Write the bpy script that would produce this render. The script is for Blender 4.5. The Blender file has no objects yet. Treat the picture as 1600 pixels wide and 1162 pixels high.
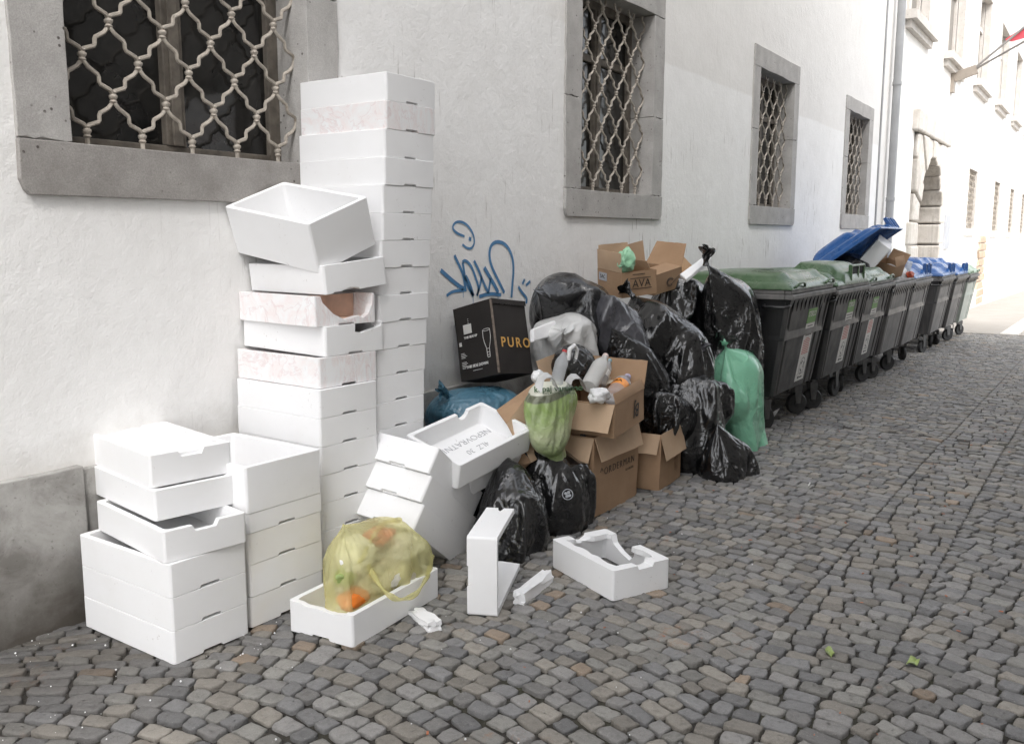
import bpy, bmesh, math, random
import numpy as np
from mathutils import Vector, Matrix, Euler
from mathutils import noise as mnoise
R = math.radians
scene = bpy.context.scene
COL = scene.collection
random.seed(7)

# ------------------------------------------------------------------ camera, sky, sun, exposure
CAM_H, CAM_D, F_PX, VPX, VPY = 1.6, 3.565, 1413.0, 1745.0, 373.0
PW, PH = 1600.0, 1162.0
pitch = math.atan((PH / 2 - VPY) / F_PX)
yaw = math.atan((VPX - PW / 2) / math.hypot(F_PX, PH / 2 - VPY))
FW = Vector((math.cos(yaw) * math.cos(pitch), math.sin(yaw) * math.cos(pitch), -math.sin(pitch)))
RT = Vector((math.sin(yaw), -math.cos(yaw), 0))
UP = RT.cross(FW)
EYE = Vector((0, -CAM_D, CAM_H))
cam_data = bpy.data.cameras.new("camera")
cam = bpy.data.objects.new("camera", cam_data)
COL.objects.link(cam)
rot = Matrix((RT, UP, -FW)).transposed()
cam.matrix_world = Matrix.Translation(EYE) @ rot.to_4x4()
cam_data.sensor_width = 36.0
cam_data.lens = 36.0 * F_PX / PW
cam_data.clip_start = 0.05
cam_data.clip_end = 500
scene.camera = cam

SUN_EL, SUN_AZ = R(50), R(230)          # soft light coming from behind the photographer's left
world = bpy.data.worlds.new("World")
scene.world = world
world.use_nodes = True
wn = world.node_tree
bg = wn.nodes["Background"]
sky = wn.nodes.new("ShaderNodeTexSky")
sky.sky_type = 'NISHITA'
sky.sun_disc = False
sky.sun_elevation = SUN_EL
sky.sun_rotation = R(90) - SUN_AZ
sky.air_density = 1.0
sky.dust_density = 3.0
hs = wn.nodes.new("ShaderNodeHueSaturation")
hs.inputs["Saturation"].default_value = 0.22      # a bright overcast sky is nearly neutral
wn.links.new(sky.outputs[0], hs.inputs["Color"])
wn.links.new(hs.outputs[0], bg.inputs[0])
bg.inputs[1].default_value = 0.15
sun_data = bpy.data.lights.new("sun", 'SUN')
sun_data.energy = 1.0
sun_data.angle = R(25)
sun_data.color = (1.0, 0.97, 0.93)
sun = bpy.data.objects.new("sun", sun_data)
COL.objects.link(sun)
sd = Vector((math.cos(SUN_AZ) * math.cos(SUN_EL), math.sin(SUN_AZ) * math.cos(SUN_EL), math.sin(SUN_EL)))
sun.rotation_euler = (-sd).to_track_quat('-Z', 'Y').to_euler()
sun.location = (-6, -8, 14)
scene.view_settings.view_transform = 'Standard'
scene.view_settings.look = 'None'
scene.view_settings.exposure = 1.62
scene.view_settings.gamma = 1.0

# ------------------------------------------------------------------ helpers
def zg(x):
    """height of the street at x: level in front, then falling gently away"""
    t = max(0.0, x - 6.0)
    return -0.02 * (t if t > 2 else t * t / 4)

def ray(px, py):
    return FW + RT * ((px - PW / 2) / F_PX) - UP * ((py - PH / 2) / F_PX)

def at(px, py, y):
    """the point seen at a place in the photograph, on the vertical plane at distance y from the facade"""
    r = ray(px, py)
    return EYE + r * ((y + CAM_D) / r.y)

def atx(px, py, x):
    r = ray(px, py)
    return EYE + r * (x / r.x)

def atz(px, py, z=0.0):
    r = ray(px, py)
    return EYE + r * ((z - CAM_H) / r.z)

class MB:
    """collects shapes that become ONE mesh"""
    def __init__(s):
        s.v, s.f, s.m, s.mi = [], [], [], 0
    def add(s, vs, fs):
        b = len(s.v)
        s.v += [tuple(p) for p in vs]
        for f in fs:
            s.f.append(tuple(i + b for i in f)); s.m.append(s.mi)
        return b
    def box(s, x0, x1, y0, y1, z0, z1, M=None):
        vs = [Vector(p) for p in ((x0,y0,z0),(x1,y0,z0),(x1,y1,z0),(x0,y1,z0),(x0,y0,z1),(x1,y0,z1),(x1,y1,z1),(x0,y1,z1))]
        if M: vs = [M @ p for p in vs]
        s.add(vs, [(0,3,2,1),(4,5,6,7),(0,1,5,4),(1,2,6,5),(2,3,7,6),(3,0,4,7)])
    def prism(s, poly, axis, a, b, M=None):
        """poly in the two other axes (kept in order), extruded along axis from a to b"""
        def P(u, w, t):
            p = {'x': (t, u, w), 'y': (u, t, w), 'z': (u, w, t)}[axis]
            return M @ Vector(p) if M else Vector(p)
        n = len(poly)
        vs = [P(u, w, a) for u, w in poly] + [P(u, w, b) for u, w in poly]
        fs = [tuple(range(n - 1, -1, -1)), tuple(range(n, 2 * n))]
        fs += [(i, (i + 1) % n, n + (i + 1) % n, n + i) for i in range(n)]
        s.add(vs, fs)
    def tube(s, pts, r, n=8, cap=True, M=None):
        pts = [Vector(p) for p in pts]
        rs = r if isinstance(r, (list, tuple)) else [r] * len(pts)
        t0 = (pts[1] - pts[0]).normalized()
        ref = Vector((0, 0, 1)) if abs(t0.z) < 0.9 else Vector((1, 0, 0))
        nrm = (ref - t0 * ref.dot(t0)).normalized()
        vs = []
        for i, p in enumerate(pts):
            a = pts[max(i - 1, 0)]; c = pts[min(i + 1, len(pts) - 1)]
            t = (c - a)
            t = t.normalized() if t.length > 1e-9 else t0
            nrm = (nrm - t * nrm.dot(t))
            nrm = nrm.normalized() if nrm.length > 1e-6 else t.orthogonal().normalized()
            bn = t.cross(nrm)
            for k in range(n):
                q = 2 * math.pi * k / n
                w = p + (nrm * math.cos(q) + bn * math.sin(q)) * rs[i]
                vs.append(M @ w if M else w)
        fs = []
        for i in range(len(pts) - 1):
            for k in range(n):
                k2 = (k + 1) % n
                fs.append((i * n + k, i * n + k2, (i + 1) * n + k2, (i + 1) * n + k))
        if cap:
            fs.append(tuple(range(n - 1, -1, -1)))
            fs.append(tuple((len(pts) - 1) * n + k for k in range(n)))
        s.add(vs, fs)
    def lathe(s, prof, n=20, M=None, axis='z'):
        """prof = [(radius, height)]"""
        vs = []
        for r, h in prof:
            for k in range(n):
                q = 2 * math.pi * k / n
                c, d = r * math.cos(q), r * math.sin(q)
                p = Vector({'z': (c, d, h), 'y': (c, h, d), 'x': (h, c, d)}[axis])
                vs.append(M @ p if M else p)
        fs = []
        for i in range(len(prof) - 1):
            for k in range(n):
                k2 = (k + 1) % n
                fs.append((i * n + k, i * n + k2, (i + 1) * n + k2, (i + 1) * n + k))
        fs.append(tuple(range(n - 1, -1, -1)))
        fs.append(tuple((len(prof) - 1) * n + k for k in range(n)))
        s.add(vs, fs)
    def mesh(s, name, mats, smooth=None):
        me = bpy.data.meshes.new(name)
        me.from_pydata(s.v, [], s.f)
        for m in (mats if isinstance(mats, (list, tuple)) else [mats]):
            me.materials.append(m)
        me.polygons.foreach_set("material_index", s.m)
        fix_normals(me)
        if smooth is not None: shade(me, smooth)
        me.update()
        return me
    def build(s, name, mats, parent=None, smooth=None):
        return link(name, s.mesh(name, mats, smooth), parent)

def fix_normals(me):
    bm = bmesh.new(); bm.from_mesh(me)
    bmesh.ops.recalc_face_normals(bm, faces=bm.faces)
    bm.to_mesh(me); bm.free()

def shade(me, angle=40):
    me.polygons.foreach_set("use_smooth", [True] * len(me.polygons))
    if angle < 180: me.set_sharp_from_angle(angle=R(angle))

def link(name, me, parent=None, M=None):
    o = bpy.data.objects.new(name, me)
    COL.objects.link(o)
    if M is not None: o.matrix_world = M
    if parent is not None: o.parent = parent
    return o

def tag(o, label=None, cat=None, group=None, kind=None):
    if label: o["label"] = label
    if cat: o["category"] = cat
    if group: o["group"] = group
    if kind: o["kind"] = kind
    return o

def thing(name, label, cat, loc=(0, 0, 0), rz=0.0, group=None, M=None):
    o = bpy.data.objects.new(name, None)
    o.empty_display_size = 0.1
    COL.objects.link(o)
    if M is not None: o.matrix_world = M
    else:
        o.location = loc; o.rotation_euler = (0, 0, rz)
    return tag(o, label, cat, group)

def copy_tree(o, parent=None):
    c = o.copy(); COL.objects.link(c)
    if parent is not None: c.parent = parent
    for ch in list(o.children):
        copy_tree(ch, c)
    return c

def frame(o, ux, uz):
    """matrix with x along ux, z near uz"""
    x = Vector(ux).normalized(); z = Vector(uz)
    y = z.cross(x).normalized(); z = x.cross(y)
    m = Matrix((x, y, z)).transposed().to_4x4()
    return Matrix.Translation(Vector(o)) @ m

def temp_eval(me, setup):
    """apply modifiers to a mesh and return the result"""
    o = bpy.data.objects.new("work", me); COL.objects.link(o)
    extra = setup(o) or []
    dg = bpy.context.evaluated_depsgraph_get()
    dg.update()
    out = bpy.data.meshes.new_from_object(o.evaluated_get(dg))
    for e in extra: bpy.data.objects.remove(e)
    bpy.data.objects.remove(o)
    return out

def carve(me, cutters, bevel=0.004, seg=2, angle=35):
    """subtract cutter meshes, then round the edges"""
    def setup(o):
        ex = []
        for c in cutters:
            co = bpy.data.objects.new("cut", c); COL.objects.link(co); ex.append(co)
            m = o.modifiers.new("b", 'BOOLEAN'); m.operation = 'DIFFERENCE'; m.object = co; m.solver = 'EXACT'
        if bevel:
            b = o.modifiers.new("v", 'BEVEL'); b.width = bevel; b.segments = seg
            b.limit_method = 'ANGLE'; b.angle_limit = R(angle); b.use_clamp_overlap = True
        return ex
    out = temp_eval(me, setup)
    shade(out, 14)
    return out

def bevel_mesh(me, w, seg=2, angle=35):
    return carve(me, [], w, seg, angle)

FONT_CACHE = {}
def text_mesh(s, size, mat, depth=0.0006, shear=0.0, bold=0.0, space=1.0, align='CENTER'):
    cu = bpy.data.curves.new("txt", 'FONT')
    cu.body = s; cu.size = size; cu.extrude = depth; cu.shear = shear; cu.offset = bold
    cu.space_character = space; cu.align_x = align; cu.align_y = 'CENTER'; cu.resolution_u = 3
    o = bpy.data.objects.new("txt", cu); COL.objects.link(o)
    dg = bpy.context.evaluated_depsgraph_get(); dg.update()
    me = bpy.data.meshes.new_from_object(o.evaluated_get(dg))
    bpy.data.objects.remove(o); bpy.data.curves.remove(cu)
    me.materials.clear(); me.materials.append(mat)
    return me

# ------------------------------------------------------------------ materials
class N:
    def __init__(s, name):
        s.mat = bpy.data.materials.new(name); s.mat.use_nodes = True
        s.t = s.mat.node_tree; s.b = s.t.nodes["Principled BSDF"]
        s._o = None
    def new(s, typ, **kw):
        n = s.t.nodes.new(typ)
        for k, v in kw.items(): setattr(n, k, v)
        return n
    def link(s, a, b): s.t.links.new(a, b)
    def coord(s, kind="Object", scale=(1, 1, 1), loc=(0, 0, 0), rot=(0, 0, 0)):
        c = s.new("ShaderNodeTexCoord"); m = s.new("ShaderNodeMapping")
        m.inputs["Scale"].default_value = scale; m.inputs["Location"].default_value = loc
        m.inputs["Rotation"].default_value = rot
        s.link(c.outputs[kind], m.inputs[0]); return m.outputs[0]
    def pos(s, scale=(1, 1, 1)):
        g = s.new("ShaderNodeNewGeometry"); m = s.new("ShaderNodeMapping")
        m.inputs["Scale"].default_value = scale
        s.link(g.outputs["Position"], m.inputs[0]); return m.outputs[0]
    def noise(s, vec, scale, detail=4, rough=0.55, dist=0.0, out="Fac"):
        n = s.new("ShaderNodeTexNoise"); n.inputs["Scale"].default_value = scale
        n.inputs["Detail"].default_value = detail; n.inputs["Roughness"].default_value = rough
        n.inputs["Distortion"].default_value = dist
        s.link(vec, n.inputs["Vector"]); return n.outputs[out]
    def ramp(s, fac, stops, interp='LINEAR'):
        r = s.new("ShaderNodeValToRGB"); r.color_ramp.interpolation = interp
        el = r.color_ramp.elements
        while len(el) < len(stops): el.new(0.5)
        for e, (p, c) in zip(el, stops):
            e.position = p
            e.color = (c, c, c, 1) if not isinstance(c, (tuple, list)) else (*c, 1)
        s.link(fac, r.inputs[0]); return r.outputs[0]
    def mix(s, fac, a, b, mode='MIX'):
        m = s.new("ShaderNodeMix", data_type='RGBA', blend_type=mode)
        for sock, v in ((m.inputs[0], fac), (m.inputs[6], a), (m.inputs[7], b)):
            if isinstance(v, bpy.types.NodeSocket): s.link(v, sock)
            elif isinstance(v, (tuple, list)): sock.default_value = (*v, 1)
            elif sock.type == 'RGBA': sock.default_value = (v, v, v, 1)
            else: sock.default_value = v
        return m.outputs[2]
    def math(s, op, a, b=0.0, clamp=False):
        m = s.new("ShaderNodeMath", operation=op, use_clamp=clamp)
        for sock, v in zip(m.inputs, (a, b)):
            if isinstance(v, bpy.types.NodeSocket): s.link(v, sock)
            else: sock.default_value = v
        return m.outputs[0]
    def sep(s, vec):
        x = s.new("ShaderNodeSeparateXYZ"); s.link(vec, x.inputs[0]); return x.outputs
    def bump(s, h, strength=0.3, dist=0.01, prev=None):
        b = s.new("ShaderNodeBump"); b.inputs["Strength"].default_value = strength
        b.inputs["Distance"].default_value = dist
        s.link(h, b.inputs["Height"])
        if prev is not None: s.link(prev, b.inputs["Normal"])
        return b.outputs[0]
    def set(s, **kw):
        names = dict(color="Base Color", rough="Roughness", normal="Normal", metal="Metallic", spec="Specular IOR Level",
                     alpha="Alpha", trans="Transmission Weight", ior="IOR", coat="Coat Weight", sub="Subsurface Weight", sheen="Sheen Weight")
        for k, v in kw.items():
            sock = s.b.inputs[names[k]]
            if isinstance(v, bpy.types.NodeSocket): s.link(v, sock)
            elif isinstance(v, (tuple, list)): sock.default_value = (*v, 1) if len(v) == 3 else v
            else: sock.default_value = v
        return s.mat

def simple(name, col, rough=0.6, var=0.12, scale=6, bump=0.0, bscale=80, bdist=0.004, metal=0.0, spec=0.5, dirt=0.0, dirtcol=(0.12, 0.1, 0.08), space="Object"):
    n = N(name); v = n.coord(space)
    f = n.noise(v, scale, 5)
    lo = tuple(c * (1 - var) for c in col); hi = tuple(min(1, c * (1 + var)) for c in col)
    c = n.ramp(f, [(0.3, lo), (0.7, hi)])
    if dirt:
        d = n.ramp(n.noise(v, scale * 2.3, 7, 0.7), [(0.55, 0.0), (0.8, dirt)])
        c = n.mix(d, c, dirtcol)
    n.set(color=c, rough=n.ramp(n.noise(v, scale * 3, 3), [(0.3, max(0.02, rough * 0.85)), (0.7, min(1, rough * 1.12))]), metal=metal, spec=spec)
    if bump: n.set(normal=n.bump(n.noise(v, bscale, 4), bump, bdist))
    return n.mat
# ------------------------------------------------------------------ setting materials
def m_stucco(name, base, warm, far=False):
    n = N(name); v = n.pos()
    big = n.noise(v, 0.9, 5, 0.6); mid = n.noise(v, 4, 5, 0.6)
    c = n.ramp(big, [(0.3, base), (0.7, warm)])
    c = n.mix(n.ramp(mid, [(0.35, 0.10), (0.65, 0.0)]), c, (0.45, 0.43, 0.40))
    xyz = n.sep(v)
    if not far:
        # upper part of the wall was not repainted: a straight-ish edge at about 3.2 m
        edge = n.math('ADD', xyz[2], n.math('MULTIPLY', n.noise(v, 1.2, 3), 0.06))
        up = n.ramp(n.math('SUBTRACT', edge, 2.72), [(0.485, 0.0), (0.51, 1.0)])
        rt = n.ramp(n.math('MULTIPLY', xyz[0], 0.1), [(0.57, 0.0), (0.60, 1.0)])
        blot = n.ramp(n.noise(v, 0.6, 6, 0.65), [(0.35, (0.60, 0.57, 0.53)), (0.7, (0.72, 0.69, 0.65))])
        c = n.mix(n.math('MULTIPLY', n.math('MULTIPLY', up, rt), 0.38), c, blot)
        # thin vertical scratches and runs
        sv = n.pos((34, 34, 2.4))
        scr = n.ramp(n.noise(sv, 1.0, 3, 0.6), [(0.62, 0.0), (0.645, 1.0)])
        msk = n.ramp(n.noise(v, 1.1, 3), [(0.47, 0.0), (0.60, 1.0)])
        low = n.ramp(n.math('MULTIPLY', xyz[2], 0.25), [(0.15, 1.0), (0.6, 0.6), (0.8, 0.25)])
        xm_ = n.ramp(n.math('MULTIPLY', xyz[0], 0.1), [(0.27, 0.12), (0.40, 1.0)])
        c = n.mix(n.math('MULTIPLY', n.math('MULTIPLY', n.math('MULTIPLY', scr, xm_), msk), n.math('MULTIPLY', low, 1.0)), c, (0.26, 0.23, 0.20))
        # flaked patches
        fl = n.ramp(n.noise(v, 13, 6, 0.7), [(0.69, 0.0), (0.72, 1.0)])
        c = n.mix(n.math('MULTIPLY', n.math('MULTIPLY', fl, msk), 0.4), c, (0.48, 0.45, 0.41))
        # splashed grime close above the stone base
        gr = n.ramp(n.math('ADD', xyz[2], n.math('MULTIPLY', mid, 0.35)), [(0.80, 0.45), (1.0, 0.0)])
        c = n.mix(gr, c, (0.45, 0.42, 0.38))
    nb = n.bump(n.noise(v, 7, 6, 0.6), 0.35, 0.02)
    nb = n.bump(n.noise(v, 24, 5, 0.65), 0.35, 0.012, nb)
    nb = n.bump(n.noise(v, 110, 4, 0.6), 0.35, 0.004, nb)
    pit = n.ramp(n.noise(v, 26, 4, 0.7), [(0.62, 0.0), (0.72, 1.0)])
    nb = n.bump(pit, -0.25, 0.006, nb)
    return n.set(color=c, rough=0.88, normal=nb, spec=0.25)

def m_stone(name, a, b, pits=True, scale=5, streak=False):
    n = N(name); v = n.pos()
    f = n.noise(v, scale, 8, 0.65)
    c = n.ramp(f, [(0.28, a), (0.72, b)])
    gr = n.noise(v, 180, 3, 0.7)
    c = n.mix(n.ramp(gr, [(0.4, 0.30), (0.6, 0.0)]), c, tuple(x * 0.55 for x in a))
    ht = n.noise(v, 60, 5, 0.65)
    nb = n.bump(ht, 0.4, 0.008)
    if pits:
        vo = n.new("ShaderNodeTexVoronoi", feature='F1'); vo.inputs["Scale"].default_value = 22
        n.link(v, vo.inputs["Vector"])
        hole = n.math('MULTIPLY', n.ramp(vo.outputs["Distance"], [(0.10, 1.0), (0.17, 0.0)]), n.ramp(n.noise(v, 9, 3), [(0.5, 0.0), (0.58, 1.0)]))
        c = n.mix(n.math('MULTIPLY', hole, 0.85), c, (0.05, 0.04, 0.035))
        nb = n.bump(hole, -0.8, 0.01, nb)
    if streak:
        s = n.ramp(n.noise(n.pos((14, 14, 0.9)), 1.0, 4), [(0.5, 0.0), (0.75, 0.5)])
        c = n.mix(s, c, tuple(x * 0.45 for x in a))
    return n.set(color=c, rough=0.85, normal=nb, spec=0.3)

def m_plinth():
    n = N("plinth_stone"); v = n.pos()
    f = n.noise(v, 3.2, 9, 0.68, 0.6)
    c = n.ramp(f, [(0.32, (0.20, 0.19, 0.175)), (0.48, (0.36, 0.35, 0.33)), (0.66, (0.47, 0.46, 0.44))])
    vo = n.new("ShaderNodeTexVoronoi", feature='F1'); vo.inputs["Scale"].default_value = 7
    n.link(n.noise(v, 5, 3, out="Color"), vo.inputs["Vector"]) if False else n.link(v, vo.inputs["Vector"])
    c = n.mix(n.ramp(vo.outputs["Distance"], [(0.2, 0.25), (0.5, 0.0)]), c, (0.47, 0.46, 0.44))
    xyz = n.sep(v)
    wet = n.ramp(n.math('ADD', xyz[2], n.math('MULTIPLY', n.noise(v, 2.4, 6, 0.65), 0.55)), [(0.28, 0.92), (0.72, 0.0)])
    c = n.mix(wet, c, (0.055, 0.045, 0.035))
    sp = n.ramp(n.noise(v, 45, 5, 0.7), [(0.6, 0.0), (0.72, 0.7)])
    c = n.mix(sp, c, (0.09, 0.08, 0.07))
    return n.set(color=c, rough=0.75, normal=n.bump(n.noise(v, 30, 7, 0.65), 0.35, 0.01), spec=0.35)

def m_setts():
    n = N("cobble_stone")
    a = n.new("ShaderNodeAttribute", attribute_name="sett")
    v = n.pos()
    g = n.noise(v, 240, 3, 0.75)
    c = n.mix(n.ramp(g, [(0.35, 0.5), (0.65, 0.0)]), a.outputs["Color"], n.mix(0.5, a.outputs["Color"], (0.05, 0.05, 0.05)))
    c = n.mix(n.ramp(n.noise(v, 35, 6, 0.7), [(0.5, 0.0), (0.75, 0.45)]), c, (0.075, 0.068, 0.06))
    c = n.mix(n.ramp(n.noise(v, 160, 2, 0.5), [(0.66, 0.0), (0.7, 0.5)]), c, (0.42, 0.40, 0.37))
    # orange / red spills on a few stones
    sp = n.math('MULTIPLY', n.ramp(n.noise(v, 1.7, 2), [(0.63, 0.0), (0.70, 1.0)]), n.ramp(n.noise(v, 16, 6, 0.75), [(0.52, 0.0), (0.66, 0.55)]))
    c = n.mix(sp, c, (0.33, 0.15, 0.07))
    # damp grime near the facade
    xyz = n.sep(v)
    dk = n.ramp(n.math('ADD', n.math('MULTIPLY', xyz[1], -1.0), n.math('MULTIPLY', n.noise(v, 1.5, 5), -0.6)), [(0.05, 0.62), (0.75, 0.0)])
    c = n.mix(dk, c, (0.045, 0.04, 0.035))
    nb = n.bump(n.noise(v, 55, 7, 0.75), 0.9, 0.010)
    return n.set(color=c, rough=n.ramp(n.noise(v, 20, 4), [(0.3, 0.50), (0.7, 0.80)]), normal=nb, spec=0.5)

def m_joint():
    n = N("joint_grit"); v = n.pos()
    c = n.ramp(n.noise(v, 60, 6, 0.7), [(0.3, (0.020, 0.017, 0.014)), (0.62, (0.048, 0.042, 0.034)), (0.8, (0.12, 0.105, 0.085))])
    c = n.mix(n.ramp(n.noise(v, 2.2, 4), [(0.52, 0.0), (0.7, 0.5)]), c, (0.075, 0.078, 0.035))
    return n.set(color=c, rough=0.8, normal=n.bump(n.noise(v, 90, 5, 0.7), 0.9, 0.012))

STUCCO = m_stucco("white_stucco", (0.84, 0.832, 0.818), (0.885, 0.88, 0.868))
STUCCO_FAR = m_stucco("far_white_stucco", (0.74, 0.72, 0.69), (0.80, 0.79, 0.77), True)
FRAME_STONE = m_stone("grey_frame_stone", (0.36, 0.345, 0.33), (0.52, 0.505, 0.485))
FRAME_PALE = m_stone("pale_frame_stone", (0.50, 0.47, 0.43), (0.66, 0.63, 0.60))
FRAME_SILL = m_stone("dark_sill_stone", (0.24, 0.225, 0.21), (0.40, 0.38, 0.36))
GATE_STONE = m_stone("gate_stone", (0.50, 0.46, 0.41), (0.70, 0.67, 0.63), streak=True)
PLINTH = m_plinth()
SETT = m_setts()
JOINT = m_joint()
PAVE = m_stone("pale_paving", (0.30, 0.28, 0.25), (0.38, 0.355, 0.325), False, 1.5)
IRON = simple("painted_wrought_iron", (0.40, 0.36, 0.31), 0.6, 0.18, 30, 0.5, 120, 0.003, dirt=0.75, dirtcol=(0.20, 0.10, 0.05))
WOOD = simple("weathered_window_wood", (0.135, 0.118, 0.098), 0.75, 0.35, 14, 0.5, 60, 0.004, dirt=0.7, dirtcol=(0.08, 0.055, 0.04))
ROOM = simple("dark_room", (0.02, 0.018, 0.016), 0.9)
CURTAIN = simple("grey_curtain", (0.10, 0.10, 0.095), 0.9, 0.4, 5)
def m_pane():
    n = N("dusty_window_glass"); v = n.coord()
    f = n.noise(v, 2.5, 5, 0.6)
    return n.set(color=n.ramp(f, [(0.3, (0.010, 0.010, 0.010)), (0.75, (0.035, 0.033, 0.030))]), rough=n.ramp(f, [(0.3, 0.05), (0.7, 0.16)]), spec=0.5)
PANE = m_pane()
ZINC = simple("zinc_pipe", (0.30, 0.305, 0.31), 0.5, 0.12, 3)
PALE_PANE = simple("overexposed_pane", (0.20, 0.185, 0.165), 0.7)  # upper far panes: overexposure put into the colour as a paler tone
TILE = simple("roof_tiles", (0.30, 0.14, 0.09), 0.85, 0.2, 6)

# ------------------------------------------------------------------ street
def build_street():
    g = MB()
    xs = [-14 + i * 0.5 for i in range(69)]
    xs = [x for x in xs if x < 20.3] + [20.35]
    ys = [0.3, -5.6]
    for i, x in enumerate(xs):
        for y in ys: g.v.append((x, y, zg(x) - 0.016))
    for i in range(len(xs) - 1):
        g.f.append((2 * i, 2 * i + 1, 2 * i + 3, 2 * i + 2)); g.m.append(0)
    o = g.build("street_bed", JOINT)
    tag(o, kind="structure")
    rnd = random.Random(3)
    V, Fc, Cc = [], [], []
    def sett(cx, cy, hx, hy, ang):
        """one hewn stone: an irregular rounded block"""
        n = 16
        base = len(V)
        tone = rnd.random()
        k = rnd.uniform(0.80, 1.38)
        if tone < 0.018: col = (0.235, 0.185, 0.14)
        elif tone < 0.28: col = (0.205, 0.190, 0.168)
        elif tone < 0.55: col = (0.185, 0.18, 0.175)
        elif tone < 0.75: col = (0.20, 0.195, 0.182)
        else: col = (0.158, 0.157, 0.158)
        col = (col[0] * k * 1.34, col[1] * k * 1.33, col[2] * k * 1.31)
        z0 = zg(cx) + rnd.uniform(-0.006, 0.006)
        tx, ty = rnd.uniform(-0.05, 0.05), rnd.uniform(-0.05, 0.05)
        ca, sa = math.cos(ang), math.sin(ang)
        pw = rnd.uniform(4.5, 13.0)
        js = [rnd.uniform(0.93, 1.04) for _ in range(n)]
        sk = rnd.uniform(-0.20, 0.20); tp = rnd.uniform(-0.16, 0.16)
        for r, dz in ((1.015, -0.026), (1.0, -0.0055), (0.965, -0.0008), (0.76, 0.0006), (0.38, 0.0008)):
            for i in range(n):
                q = 2 * math.pi * i / n
                c, s = math.cos(q), math.sin(q)
                rr = (abs(c) ** pw + abs(s) ** pw) ** (-1 / pw)
                j = 1 + (js[i] - 1) * (r ** 2)
                u = c * rr * r * j; w = s * rr * r * j
                u += sk * w; w *= 1 + tp * u
                lx, ly = u * hx, w * hy
                V.append((cx + ca * lx - sa * ly, cy + sa * lx + ca * ly, z0 + dz + tx * lx + ty * ly + (rnd.uniform(-0.0026, 0.0026) if dz > -0.02 else 0)))
                Cc.append(col)
        for ring in range(4):
            for i in range(n):
                i2 = (i + 1) % n
                Fc.append((base + ring * n + i, base + ring * n + i2, base + (ring + 1) * n + i2, base + (ring + 1) * n + i))
        Fc.append(tuple(base + 4 * n + i for i in range(n)))
    def strip(ya, yb, x0, x1, arc, px, py, ph):
        """courses laid across one strip of the street, gently bowed"""
        x = x0
        W = ya - yb
        while x < x1:
            pit = px * rnd.uniform(0.9, 1.12)
            y = ya
            first = True
            while y > yb + 0.02:
                L = py * rnd.uniform(0.74, 1.28)
                if first: L *= rnd.uniform(0.5, 1.0); first = False
                if y - L < yb + 0.05: L = y - yb
                yc = y - L / 2
                u = (yc - (ya + yb) / 2) / (W / 2)
                bend = max(0.0, (yc + 1.35) / 1.35) if ya > -1 else 0.0
                off = arc * (1 - u * u) - 0.60 * bend * bend + 0.05 * math.sin(x * 0.9 + ph + yc) + 0.03 * math.sin(x * 2.3 + 2 * yc)
                sl = arc * (-2 * u) / (W / 2) - 0.60 * 2 * bend / 1.35 + 0.05 * math.cos(x * 0.9 + ph + yc)
                cx = x + off
                gap = rnd.uniform(0.0030, 0.0056)
                if cx < 20.2 and (cx > 0.2 or yc < -2.4):
                    sett(cx, yc, pit / 2 * math.cos(math.atan(sl)) - gap, L / 2 / math.cos(math.atan(sl)) - gap, -math.atan(sl) + rnd.uniform(-0.06, 0.06))
                y -= L
            x += pit
    strip(0.04, -2.5195, 0.3, 20.9, 0.24, 0.078, 0.094, 0.4)
    strip(-2.5205, -2.964, 0.3, 20.4, 0.0, 0.080, 0.104, 1.4)
    strip(-2.966, -5.5, 0.3, 20.4, -0.26, 0.078, 0.094, 2.2)
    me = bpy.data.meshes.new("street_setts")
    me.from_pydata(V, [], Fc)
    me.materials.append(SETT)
    at_ = me.color_attributes.new("sett", 'FLOAT_COLOR', 'POINT')
    arr = np.ones((len(V), 4), dtype=np.float32); arr[:, :3] = np.array(Cc, dtype=np.float32)
    at_.data.foreach_set("color", arr.ravel())
    shade(me, 180)
    tag(link("street", me), kind="structure")
    # pale paving beyond the cobbles, and the strip of flagstones at its edge
    g = MB()
    for i in range(22):
        xa, xb = 20.35 + i * 4, 20.35 + (i + 1) * 4
        for y0, y1 in ((0.3, -1.75), (-1.75, -2.1), (-2.1, -8)):
            if y0 == -1.75: continue
            g.add([(xa, y0, zg(xa)), (xa, y1, zg(xa)), (xb, y1, zg(xb)), (xb, y0, zg(xb))], [(0, 1, 2, 3)])
    tag(g.build("pavement", PAVE), kind="structure")
    g = MB()
    for i in range(58):
        xa, xb = 20.36 + i * 1.5, 20.35 + i * 1.5 + 1.485
        g.add([(xa, -1.76, zg(xa) + .012), (xa, -2.09, zg(xa) + .012), (xb, -2.09, zg(xb) + .012), (xb, -1.76, zg(xb) + .012),
               (xa, -1.76, zg(xa) - .1), (xa, -2.09, zg(xa) - .1), (xb, -2.09, zg(xb) - .1), (xb, -1.76, zg(xb) - .1)],
              [(0, 1, 2, 3), (0, 4, 5, 1), (1, 5, 6, 2), (2, 6, 7, 3), (3, 7, 4, 0)])
    tag(g.build("kerb", FRAME_PALE), kind="structure")
    g = MB()
    g.add([(-60, -40, -2.2), (120, -40, -2.2), (120, 40, -2.2), (-60, 40, -2.2)], [(0, 1, 2, 3)])
    tag(g.build("ground", PAVE), kind="structure")
build_street()

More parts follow.
